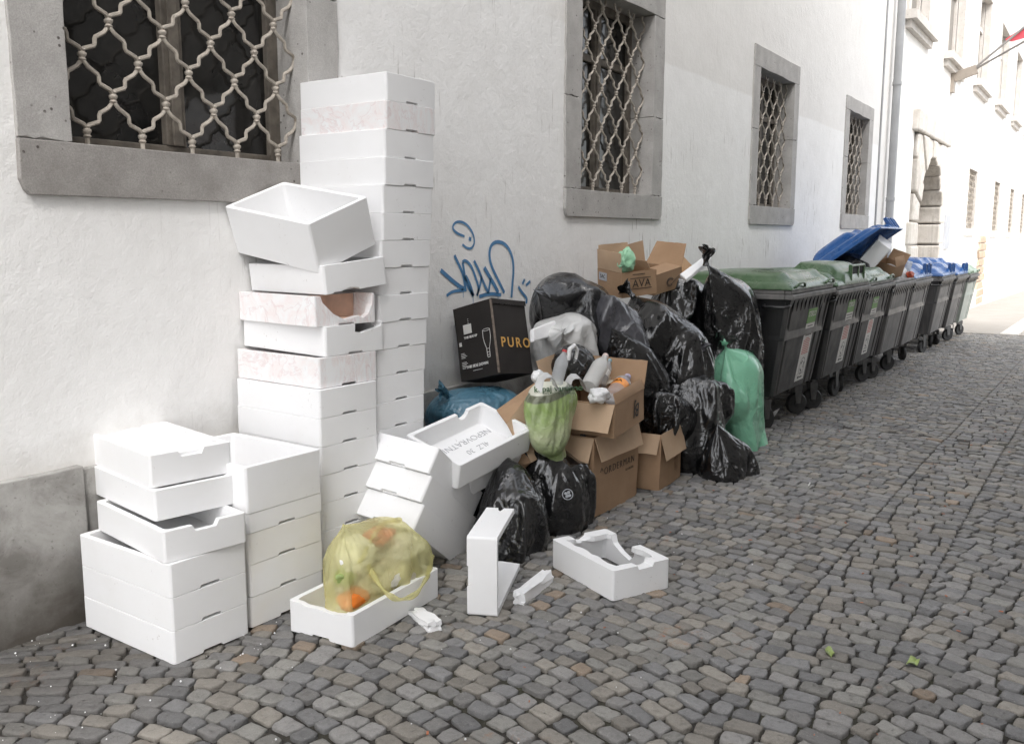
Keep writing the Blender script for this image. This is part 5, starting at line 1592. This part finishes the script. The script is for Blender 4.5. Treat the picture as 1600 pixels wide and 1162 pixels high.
for k in range(3): g.box(-0.0055, -0.004, 0.205, 0.210, 0.36 + k * .012, 0.364 + k * .012)
g.build("small_print", INK_WHITE, puro)
g = MB(); g.box(-0.006, -0.004, 0.185, 0.255, 0.295, 0.355); g.build("paper_label", PAPER, puro)
g = MB()                                              # line drawing of a bulb
bul = [(0.02, 0.30), (0.021, 0.26), (0.026, 0.22), (0.036, 0.19), (0.040, 0.17)]
cy = 0.062
prof = [(-0.030, 0.290), (-0.032, 0.25), (-0.026, 0.215), (-0.012, 0.175), (-0.011, 0.13), (-0.008, 0.118)]
for s in (-1, 1): g.tube([(-0.0052, cy + s * p, z) for p, z in prof], 0.0017, 6)
g.tube([(-0.0052, cy + 0.030 * math.cos(q), 0.290 + 0.007 * math.sin(q)) for q in [2 * math.pi * k / 20 for k in range(21)]], 0.0016, 6)
for z in (0.172, 0.150, 0.134): g.tube([(-0.0052, cy - .011, z), (-0.0052, cy + .011, z)], 0.0016, 6)
g.tube([(-0.0052, cy - .008, .118), (-0.0052, cy + .008, .118)], 0.0016, 6)
g.build("bulb_drawing", INK_WHITE, puro)

big = carton("big lettered cardboard box standing on the cobbles, carrying the box of bottles", (4.455, -1.178, 0.003), (0.999, 0.02, -0.01), (0, 0, 1), (0.60, 0.40, 0.475),
             {'y-': (163, 0.145, 0.012), 'x-': (160, 0.15, 0.01), 'x+': (150, 0.14), 'y+': (100, 0.14)}, 4)
face_text(big, "ORDERMAN", 0.062, 0.33, 0.255, w=.6, d=.4, space=1.35, bold=-0.0008)
face_text(big, "GO FASTER", 0.022, 0.47, 0.205, w=.6, d=.4, bold=-0.0004)
g = MB(); g.tube([(0.075, -0.0052, .262), (0.09, -0.0052, .285), (0.105, -.0052, .262)], .0018, 6); g.build("printed_mark", INK_BLACK, big)
bot = carton("open cardboard box full of empty plastic bottles, on top of the big lettered box", (4.50, -1.285, 0.482), (0.99, 0.09, 0.06), (-0.07, -0.03, 1), (0.47, 0.42, 0.195),
             {'x-': (150, 0.17, 0.006), 'y+': (22, 0.22, 0.01), 'x+': (24, 0.17, 0.004), 'y-': (-20, 0.06, 0.01)}, 6)
face_text(bot, "BJ", 0.115, 0.33, 0.095, w=.47, d=.42, up=-1, bold=0.0005, shear=.1)
sm = carton("small open cardboard box on the cobbles to the right of the big lettered one", (5.202, -1.254, 0.004), (0.997, 0.074, 0), (0, 0, 1), (0.406, 0.40, 0.365),
            {'y-': (166, 0.17, 0.006), 'x-': (158, 0.13), 'x+': (140, 0.14)}, 7)
g = MB()
for k in range(9): g.box(0.27, 0.33, -0.0056, -0.004, 0.08 + k * 0.014, 0.086 + k * 0.014 if k % 2 else 0.084 + k * .014)
g.build("printed_block", simple("faded_print", (0.20, 0.12, 0.07), 0.7), sm)
tb = carton("cardboard box with a tall side flap and green film, on top of the heap left", (6.02, -0.555, 1.165), (0.86, -0.50, 0.08), (-0.12, -0.04, 0.99), (0.31, 0.335, 0.185),
            {'x-': (2, 0.145, 0.003), 'y+': (8, 0.17, 0.02)}, 8)
face_text(tb, "AVA", 0.085, 0.17, 0.095, w=.31, d=.335, bold=-0.0004)
g = MB(); g.box(.07, .25, -.0056, -.004, .135, .140); g.box(.06, .26, -.0056, -.004, .056, .061); g.box(.09, .2, -.0056, -.004, .163, .169); g.build("printed_lines", INK_BLACK, tb)
g = MB(); g.box(-.0062, -.004, .20, .31, .10, .16); l_ = g.build("paper_label", TAPE, tb)
put_text(tb, "SAC", 0.04, (-.0066, .255, .13), (0, -1, 0), (-1, 0, 0), INK_BLACK)
tb2 = carton("open cardboard box with raised back flaps, on top of the heap right", (6.40, -0.64, 1.165), (0.978, -0.134, 0.15), (-0.15, -0.06, 0.985), (0.405, 0.34, 0.155),
             {'y+': (6, 0.185, 0.01), 'x-': (30, 0.15, 0.02), 'x+': (35, 0.20, 0.03), 'y-': (-82, 0.14, 0.01)}, 9)
g = MB()
for k in range(3):
    g.tube([(.22 + .05 * math.cos(q) * (1 - .15 * k), -.0052, .07 + .035 * math.sin(q) * (1 - .2 * k)) for q in [.4 + 5 * t / 14 for t in range(15)]], .0016, 6)
g.tube([(.24, -.0052, .05), (.36, -.0052, .10)], .0016, 6); g.build("printed_mark", INK_BLACK, tb2)
# trodden open box sagging behind the tray, its panels spread
def panel(mb, pts, t=0.005):
    p = [Vector(q) for q in pts]; nrm = (p[1] - p[0]).cross(p[-1] - p[0]).normalized() * t
    n = len(p); vs = p + [q + nrm for q in p]
    mb.add(vs, [tuple(range(n - 1, -1, -1)), tuple(range(n, 2 * n))] + [(i, (i + 1) % n, n + (i + 1) % n, n + i) for i in range(n)])
fo = at(820, 690, -.92)
fl_ = thing("cardboard_box", "flattened cardboard box with spread flaps between the foam tray and the carrier bag", "cardboard box", fo, 0, "cardboard boxes thrown on the heap")
def loc(px, py, y): return at(px, py, y) - fo
g = MB(); panel(g, [loc(792, 662, -.90), loc(819, 625, -.93), loc(842, 662, -.98), loc(866, 704, -1.02), loc(846, 716, -1.0), loc(812, 700, -.95)]); g.build("flap", CARD_IN, fl_)
g = MB(); panel(g, [loc(776, 640, -.82), loc(842, 593, -.86), loc(853, 598, -.88), loc(819, 625, -.93), loc(792, 662, -.90)]); g.build("side_panel", CARD, fl_)
g = MB(); panel(g, [loc(822, 703, -.96), loc(866, 704, -1.02), loc(830, 722, -1.02)]); g.build("flap", CARD_IN, fl_)
g = MB(); panel(g, [loc(760, 742, -.80), loc(812, 700, -.93), loc(832, 722, -1.0), loc(866, 708, -1.02), loc(868, 714, -1.0), loc(792, 752, -.86)]); g.build("box_body", CARD, fl_)
g = MB(); panel(g, [loc(786, 640, -.836), loc(806, 626, -.845), loc(810, 634, -.852), loc(790, 648, -.845)], 0.009); g.build("paper_label", simple("green_label", (0.30, 0.52, 0.34), 0.6), fl_)
# board leaning behind, white slab, white card
g = MB(); c0 = at(1070, 425, -.50); panel(g, [at(1062, 420, -.50) - c0, at(1060, 392, -.46) - c0, at(1086, 420, -.5) - c0, at(1074, 436, -.56) - c0])
o = g.build("cardboard_sheet", m_card("orange_cardboard", (0.55, 0.34, 0.19), (0.50, 0.30, 0.16))); o.location = c0
tag(o, "orange brown cardboard sheet leaning on the wall behind the top boxes", "cardboard")
g = MB(); c0 = at(1085, 420, -.86); panel(g, [at(1062, 428, -.80) - c0, at(1106, 396, -.84) - c0, at(1112, 402, -.90) - c0, at(1072, 436, -.90) - c0], 0.03)
o = link("foam_sheet", bevel_mesh(g.mesh("foam_sheet", FOAM), .006)); o.location = c0
tag(o, "strip of white foam sheet slanting between the top boxes and the tall black bag", "foam sheet")
g = MB(); c0 = at(1200, 655, -1.02); c0.z = 0.02
panel(g, [at(1186, 676, -1.13) - c0, at(1188, 655, -1.06) - c0, at(1219, 637, -.98) - c0, at(1204, 660, -1.05) - c0], 0.006)
o = g.build("white_card", PAPER); o.location = c0
put_text(o, "fragil", 0.06, (at(1196, 658, -1.055) - c0) + Vector((0, -.008, 0)), at(1219, 637, -.98) - at(1190, 660, -1.06), Vector((-.3, -.9, .35)), PRINT_RED)
tag(o, "white printed card lying on the cobbles behind the green bag", "card")
g = MB(); c0 = at(848, 520, -.60); panel(g, [at(834, 534, -.60) - c0, at(833, 514, -.58) - c0, at(868, 500, -.58) - c0, at(872, 522, -.60) - c0], 0.03)
o = link("foam_sheet", bevel_mesh(g.mesh("foam_sheet", FOAM), .008)); o.location = c0
tag(o, "white foam slab wedged between the black printed box and the grey white bag", "foam sheet")
blob("film_wad", at(840, 588, -.93), .038, WHITEP, 5, .32, 6, 4, (1.2, .8, .9), "crumpled white film wad under the black printed box's right edge", "plastic film")
blob("film_wad", at(978, 408, -.56) + Vector((0, 0, .0)), .075, simple("pale_green_film", (0.30, 0.56, 0.36), 0.3, 0.15, 9, 0.5, 25, .02), 11, .35, 7, 4, (1.0, .8, 1.2), "crumpled pale green film bulging out of the left top cardboard box", "plastic film")
blob("film_wad", at(1198, 552, -1.02), .075, FILM_BLACK2, 15, .6, 10, 4, (1.2, .9, .7), "shiny scrap of black film beside the first container's end", "plastic film")
blob("film_wad", (6.18, -1.5, .02), .05, FILM_BLACK2, 19, .6, 10, 3, (1.5, 1, .45), "small scrap of black film on the cobbles by the small crumpled bag", "plastic film")
# carrier handles, lettering; handle of the little black bag; emblem; white tie
def at_child(o, p): return Vector(p) - o.location
g = MB()
for (xa, xb, h, yy) in ((840, 868, 582, -1.15), (884, 912, 584, -1.10)):
    a, b, t = at(xa, 608, yy), at(xb, 606, yy), at((xa + xb) / 2, h, yy)
    pts = [a, a.lerp(t, .55) + Vector((-.012, 0, .012)), t.lerp(a, .25) + Vector((0, 0, .006)), t.lerp(b, .25) + Vector((0, 0, .004)), b.lerp(t, .5) + Vector((.01, 0, .01)), b]
    ring = []
    for i, p in enumerate(pts):
        w = .022 + .010 * (i in (0, 5))
        ring.append((p + Vector((0, -w * .6, -w * .6)), p + Vector((0, w * .6, w * .6))))
    vs = [at_child(carr, q) for r_ in ring for q in r_]
    vs2 = [v + Vector((.003, -.003, .003)) for v in vs]; n0 = len(vs)
    fs = [(2 * i, 2 * i + 1, 2 * i + 3, 2 * i + 2) for i in range(len(ring) - 1)]
    mb = MB(); mb.add(vs, fs); mb.add(vs2, [tuple(reversed(f)) for f in fs]); mb.build("handle", FILM_WHITE, carr, 60)
def surf_text(o, s, size, p, toward, ux, mat, name="lettering", lift=.009, **kw):
    """lettering bent onto a bag: each vertex is pushed along the view of the print onto the film"""
    me = text_mesh(s, size, mat, depth=0.0, **kw)
    bm = bmesh.new(); bm.from_mesh(me)
    bmesh.ops.triangulate(bm, faces=bm.faces[:]); bmesh.ops.subdivide_edges(bm, edges=[e for e in bm.edges if e.calc_length() > .01], cuts=2)
    n_ = -Vector(toward).normalized(); ux = Vector(ux); ux = (ux - n_ * ux.dot(n_)).normalized(); uy = n_.cross(ux)
    bpy.context.view_layer.update()
    for v in bm.verts:
        q = Vector(p) + ux * v.co.x + uy * v.co.y
        q = q - o.location + n_ * .4
        hit, hp, hn, _ = o.ray_cast(q, -n_)
        v.co = (hp + n_ * lift) if hit else (q - n_ * .4)
    bm.to_mesh(me); bm.free()
    return link(name, me, o)
VIEW = lambda p: (Vector(p) - EYE).normalized()
p_ = at(872, 607, -1.2)
surf_text(carr, "kupaj varujmo", 0.045, p_, VIEW(p_), Vector((.93, .1, -.12)), simple("dark_green_print", (0.03, 0.09, 0.03), 0.5), bold=.0005)
p_ = at(874, 614, -1.2)
surf_text(carr, "manj vrečk za lepše okolje", 0.016, p_, VIEW(p_), Vector((.93, .1, -.14)), simple("dark_green_print_small", (0.06, 0.12, 0.05), 0.5))
p_ = at(887, 772, -1.25)
surf_text(emb, "✿" if False else "o", 0.0001, p_, VIEW(p_), Vector((1, 0, 0)), INK_WHITE) if False else None
def surf_shape(o, polys, p, toward, ux, mat, name, lift=.004):
    n_ = -Vector(toward).normalized(); ux = Vector(ux); ux = (ux - n_ * ux.dot(n_)).normalized(); uy = n_.cross(ux)
    mb = MB()
    for poly in polys:
        vs = []
        for x, y in poly:
            q = Vector(p) + ux * x + uy * y - o.location + n_ * .4
            hit, hp, hn, _ = o.ray_cast(q, -n_); vs.append((hp + n_ * lift) if hit else q - n_ * .4)
        mb.add(vs, [tuple(range(len(vs)))])
    return mb.build(name, mat, o)
bpy.context.view_layer.update()
polys = []
for k in range(28):
    a, b = 2 * math.pi * k / 28, 2 * math.pi * (k + 1) / 28
    polys.append([(r_ * math.cos(q), r_ * math.sin(q)) for r_, q in ((.026, a), (.030, a), (.030, b), (.026, b))])
for k in range(4):
    q = math.pi / 4 + k * math.pi / 2; c_ = (.012 * math.cos(q), .012 * math.sin(q))
    polys.append([(c_[0] + .0085 * math.cos(t), c_[1] + .0085 * math.sin(t)) for t in [2 * math.pi * j / 10 for j in range(10)]])
polys.append([(-.002, -.016), (.002, -.016), (.002, .004), (-.002, .004)])
surf_shape(emb, polys, p_, VIEW(p_), Vector((.94, -.2, .05)), simple("pale_emblem_print", (0.42, 0.44, 0.47), 0.5), "emblem")
hb = [o for o in COL.objects if o.get("label", "").startswith("small black bag with a white handle")][0]
g = MB(); hp_ = [at(888, 562, -.93), at(890, 545, -.94), at(897, 540, -.94), at(902, 546, -.94), at(899, 564, -.93)]
g.tube([at_child(hb, p) for p in hp_], [.012, .013, .014, .012, .010], 8); g.build("handle", WHITEP, hb, 60)
# ------------------------------------------------------------------ bottles
def bottle(label, base, axis, L, r, mat, cap, label_mat=None, word=None, name="plastic_bottle"):
    z = Vector(axis).normalized(); x = z.orthogonal().normalized()
    x = (Vector((.7, -.7, .1)) - z * Vector((.7, -.7, .1)).dot(z)).normalized()
    root = thing(name, label, "bottle", M=frame(base, x, z), group="empty bottles in the cardboard box")
    k = L / 0.30
    prof = [(0.0, .004), (r * .80, 0), (r * .98, .012), (r, .03)]
    for i in range(6): prof += [(r * .955, .045 + i * .02), (r, .053 + i * .02)]
    prof += [(r, .17), (r * .99, .19), (r * .86, .215), (r * .62, .24), (r * .40, .262), (r * .34, .275), (r * .34, .285)]
    prof = [(max(a, .0005), b * k) for a, b in prof]
    m = MB(); m.lathe(prof, 24); m.build("bottle_body", mat, root, 60)
    c = MB(); c.lathe([(r * .36, L * .935), (r * .38, L * .94), (r * .38, L * .985), (r * .34, L)], 16); c.build("cap", cap, root, 40)
    if label_mat:
        m = MB(); m.lathe([(r * 1.006, .095 * k), (r * 1.012, .098 * k), (r * 1.012, .158 * k), (r * 1.006, .161 * k)], 28); lb = m.build("printed_band", label_mat, root, 60)
        if word:
            me = text_mesh(word, .034 * k, INK_BLACK, bold=.001)
            for v in me.vertices:
                q = v.co.x / r - 1.9; zz = v.co.y; v.co = ((r * 1.03) * math.cos(q), (r * 1.03) * math.sin(q), .128 * k + zz)
            link("lettering", me, lb)
    return root
bottle("milky white plastic bottle lying in the cardboard box, pale pink cap", at(920, 604, -1.10), at(944, 560, -1.06) - at(920, 604, -1.10), .33, .05, MILKY, simple("pale_pink_cap", (.62, .50, .46), .4))
bottle("small clear plastic bottle with a light blue cap, in the middle of the bottle box", at(938, 602, -1.02), at(951, 568, -1.0) - at(938, 602, -1.02), .22, .032, PET, CAPBLUE, PAPER)
bottle("big clear plastic bottle with an orange band, sticking out of the bottle box", at(956, 622, -1.20), at(993, 572, -1.12) - at(956, 622, -1.20), .33, .055, PET, CAPLILAC, simple("orange_band", (.80, .28, .03), .35), "ORA")
bottle("clear plastic bottle with red cap showing at the mouth of the carrier bag", at(868, 602, -1.10), Vector((.3, -.1, .9)), .20, .036, PET, simple("red_cap", (.5, .05, .05), .4))
blob("film_wad", at(958, 625, -1.15), .05, WHITEP, 21, .32, 6, 4, (1.3, 1, .8), "crumpled clear wrapping beside the orange banded bottle", "plastic film")
blob("film_wad", at(935, 618, -1.20), .055, WHITEP, 51, .32, 6, 4, (1.2, 1, .8), "crumpled white wrapper at the front corner of the bottle box", "plastic film")
blob("film_wad", at(985, 612, -1.12), .06, WHITEP, 52, .32, 6, 4, (1.3, 1, .7), "crumpled white wrapper at the right side of the bottle box", "plastic film")
blob("film_wad", at(940, 600, -.98), .07, simple("buff_paper", (.55, .47, .37), .7, .2, 9), 53, .5, 9, 4, (1.4, 1, .7), "crumpled buff paper lying under the bottles in the bottle box", "paper")
g = MB(); c0 = at(980, 576, -1.0); panel(g, [at(964, 588, -1.02) - c0, at(964, 569, -.98) - c0, at(998, 570, -.99) - c0, at(992, 592, -1.02) - c0], .012)
o = g.build("red_carton", BROWNRED); o.location = c0; tag(o, "rust red flat carton standing behind the orange banded bottle", "carton")
# ------------------------------------------------------------------ inside the yellow bag
YG = "food waste inside the yellow bag"
blob("orange_peel", at(552, 934, -1.07), .055, ORANGE, 3, .25, 5, 4, (1.35, .8, .8), "bright orange peel low in the yellow bag", "food waste", YG)
blob("red_wrapper", at(590, 838, -1.03), .065, RED, 8, .3, 7, 4, (1.3, .8, .55), "red patterned wrapper at the top of the yellow bag", "wrapper", YG)
blob("white_wrapper", at(622, 858, -1.03), .10, WHITEP, 13, .30, 6, 4, (1.4, .9, .6), "crumpled white wrapper in the upper right of the yellow bag", "wrapper", YG)
blob("white_wrapper", at(556, 868, -1.04), .085, WHITEP, 23, .30, 6, 4, (1.0, .8, .9), "crumpled pale wrapper in the upper left of the yellow bag", "wrapper", YG)
blob("white_wrapper", at(598, 900, -1.05), .10, simple("cream_wrapper", (.78, .76, .68), .5, .25, 12), 33, .28, 6, 4, (1.4, .7, .8), "cream coloured lump of waste in the middle of the yellow bag", "food waste", YG)
blob("white_wrapper", at(650, 895, -1.03), .05, simple("olive_waste", (.36, .33, .16), .6, .3, 14), 37, .3, 6, 4, (1.1, .7, .8), "olive brown lump at the right of the yellow bag", "food waste", YG)
blob("green_leaf_waste", at(540, 900, -1.05), .05, LEAF, 27, .3, 7, 4, (1.1, .7, .8), "green vegetable scraps at the left of the yellow bag", "food waste", YG)
g = MB(); g.lathe([(.0, .0), (.045, 0), (.047, .012), (.044, .014), (.0, .010)], 24)
o = g.build("tin_lid", TIN, None, 40); o.matrix_world = frame(at(634, 895, -1.10), (.9, -.2, .1), (-.3, -.9, .35)); tag(o, "round tin lid at the lower right of the yellow bag", "tin lid", YG)
yb = [o for o in COL.objects if o.get("label", "").startswith("clear yellow bag")][0]
g = MB()
for pts in ([(572, 880, -1.10), (600, 925, -1.20), (622, 938, -1.22), (650, 930, -1.2), (668, 900, -1.14), (676, 868, -1.06)], [(560, 880, -1.10), (580, 840, -1.08), (600, 815, -1.02), (625, 812, -1.0)]):
    pp = [at_child(yb, at(*p)) for p in pts]
    dense = []
    for i in range(len(pp) - 1):
        for k in range(5): dense.append(pp[i].lerp(pp[i + 1], k / 5))
    dense.append(pp[-1])
    for _ in range(3): dense = [dense[0]] + [(dense[i - 1] + dense[i] * 2 + dense[i + 1]) / 4 for i in range(1, len(dense) - 1)] + [dense[-1]]
    mb = MB(); mb.tube(dense, [.010 + .004 * math.sin(i) for i in range(len(dense))], 7); mb.build("handle", FILM_YELLOW, yb, 60)
# ------------------------------------------------------------------ rubbish in the propped open container
b4p = b4.location
g = MB(); M = Matrix.Translation((12.1, -1.02, zg(12) + 1.52)) @ Euler((R(38), R(-6), R(10))).to_matrix().to_4x4()
g.box(-.33, .33, -.10, .10, -.21, .21)
o = link("foam_box", bevel_mesh(g.mesh("foam_box", FOAM), .012), None, M); tag(o, "closed white foam box jammed under the raised blue lid", "foam box")
o = bag("black bag crammed under the raised blue lid of the propped open container", [ball((12.0, -.72, zg(12) + 1.38), (.45, .28, .17)), brick((11.85, -.85, zg(12) + 1.36), (.2, .18, .12), 20, 0, 10, .04)], FILM_BLACK2, group=None, seed=61, excess=.2, n=5)
o = bag("pale crumpled carrier bag heaped in the propped open container", [ball((12.75, -1.12, zg(12.7) + 1.30), (.26, .18, .16))], FILM_WHITE, group=None, seed=62, excess=.2, n=5)
settle(20)
carton("torn cardboard box sticking out of the propped open container", (12.28, -1.22, zg(12.3) + 1.22), (.95, -.2, .1), (-.1, -.3, .9), (.3, .25, .16), {'y-': (-30, .12), 'x+': (30, .14), 'y+': (20, .14)}, 12, group=None)
g = MB(); g.box(-.05, .05, -.035, .035, 0, .2); g.prism([(-.05, .2), (.05, .2), (.0, .25)], 'y', -.035, .035)
o = link("drinks_carton", bevel_mesh(g.mesh("drinks_carton", simple("printed_carton", (.40, .44, .52), .4, .5, 12)), .004), None, Matrix.Translation((13.0, -1.25, zg(13) + 1.22)) @ Euler((R(15), R(20), R(20))).to_matrix().to_4x4())
tag(o, "upright drinks carton on the rubbish in the propped open container", "carton")
blob("red_wrapper", (12.72, -1.36, zg(12.7) + 1.27), .06, RED, 31, .5, 9, 3, (1, .7, .8), "red scrap on the rim of the propped open container", "wrapper")
# ------------------------------------------------------------------ graffiti
SPRAY = simple("blue_spray_paint", (0.075, 0.22, 0.42), 0.6, 0.12, 14)
G_ = lambda x, y: (660 + x / 3.75, 330 + y / 3.75)
STR = [([(245,148),(200,130),(172,100),(185,68),(220,58),(262,80),(295,130),(305,185),(285,222),(255,215),(232,195)], 2.6), ([(270,160),(284,166)], 4), ([(105,345),(165,400),(205,432),(240,455)], 4.5), ([(140,495),(175,468),(245,462)], 3.2),
       ([(185,258),(215,320),(240,380),(252,470)], 3.6), ([(234,300),(247,390),(262,440),(298,495)], 3.6), ([(232,298),(250,286),(285,320),(310,390),(330,450),(318,495)], 3.4), ([(250,380),(275,430),(296,496)], 5),
       ([(300,290),(330,350),(352,410),(385,480)], 3.6), ([(318,492),(335,440),(345,380)], 3.4), ([(360,330),(395,390),(430,450),(442,478)], 5), ([(385,478),(392,430),(398,392)], 3.4),
       ([(478,478),(440,400),(400,320),(388,250),(400,195),(440,175),(490,195),(525,260),(533,340),(525,430),(520,505)], 4), ([(330,500),(390,482),(460,490)], 4), ([(560,440),(580,475),(612,510),(606,540)], 3.6), ([(597,398),(584,428)], 3.4), ([(630,410),(605,435)], 3.4)]
g = MB()
def smooth_line(p, it=3):
    for _ in range(it):
        q = [p[0]]
        for i in range(len(p) - 1):
            a, b = p[i], p[i + 1]; q += [a.lerp(b, .25), a.lerp(b, .75)]
        p = q + [p[-1]]
    return p
for pts, w in STR:
    line = smooth_line([at(*G_(*p), 0) for p in pts]); hw = w * 0.0042 * 0.75
    n = len(line); vs = []
    for i, p in enumerate(line):
        d = (line[min(i + 1, n - 1)] - line[max(i - 1, 0)]).normalized(); s = Vector((-d.z, 0, d.x)); e = hw * (1 if 0 < i < n - 1 else .6)
        vs += [Vector((p.x, -.0035, p.z)) + s * e, Vector((p.x, -.0035, p.z)) - s * e]
    g.add(vs, [(2 * i, 2 * i + 1, 2 * i + 3, 2 * i + 2) for i in range(n - 1)])
    for x in range(3):                       # short drips
        if w > 4 and x < 2:
            q = line[int(n * (.6 + .3 * x))]; L = .03 + .03 * x
            g.add([Vector((q.x - .003, -.0033, q.z)), Vector((q.x + .003, -.0033, q.z)), Vector((q.x + .002, -.0033, q.z - L)), Vector((q.x - .002, -.0033, q.z - L))], [(0, 1, 2, 3)])
g.build("graffiti", SPRAY, near)
# ------------------------------------------------------------------ small litter on the cobbles
def leaf(label, p, rz, s, seed):
    rn = random.Random(seed); g = MB(); vs = []
    n = 12
    for j in range(3):
        for i in range(n):
            q = 2 * math.pi * i / n; rr = (j / 2) * s * (1 + .25 * rn.uniform(-1, 1) * (j == 2))
            vs.append((rr * math.cos(q) * 1.7, rr * math.sin(q) * .9, .010 + .007 * math.sin(3 * q + seed) * j / 2 + .004 * rn.random() * j))
    fs = [(j * n + i, j * n + (i + 1) % n, (j + 1) * n + (i + 1) % n, (j + 1) * n + i) for j in range(2) for i in range(n)]
    g.add(vs, fs); g.add([(x, y, z - .003) for x, y, z in vs], [tuple(reversed(f)) for f in fs])
    o = g.build("lettuce_leaf", LEAF, None, 60); o.location = p; o.rotation_euler = (0, 0, rz)
    tag(o, label, "leaf")
leaf("small curled green lettuce leaf on the cobbles left of the pale torn one", atz(1296, 1022), R(25), .019, 2)
leaf("pale torn lettuce leaf on the cobbles at the lower right", atz(1428, 1037), R(-10), .024, 5)
g = MB(); rnd = random.Random(8)
for i in range(70):
    x = rnd.uniform(1.5, 9); y = -rnd.uniform(1.3, 3.4); s = rnd.uniform(.002, .006)
    g.box(-s * 1.6, s * 1.6, -s * .6, s * .6, 0, s * .5, Matrix.Translation((x, y, zg(x) + .006)) @ Matrix.Rotation(rnd.uniform(0, 3), 4, 'Z'))
tag(g.build("litter_specks", simple("red_orange_specks", (.45, .16, .08), .7, .5, 3)), "tiny reddish specks of litter strewn over the cobbles", "litter", kind="stuff")
o = None
g = MB(); g.tube([(0, 0, .006), (.075, .01, .008)], .004, 6); o = g.build("cigarette_end", PAPER); o.location = atz(1263, 760); tag(o, "thin white stub on the cobbles below the green bags", "litter")
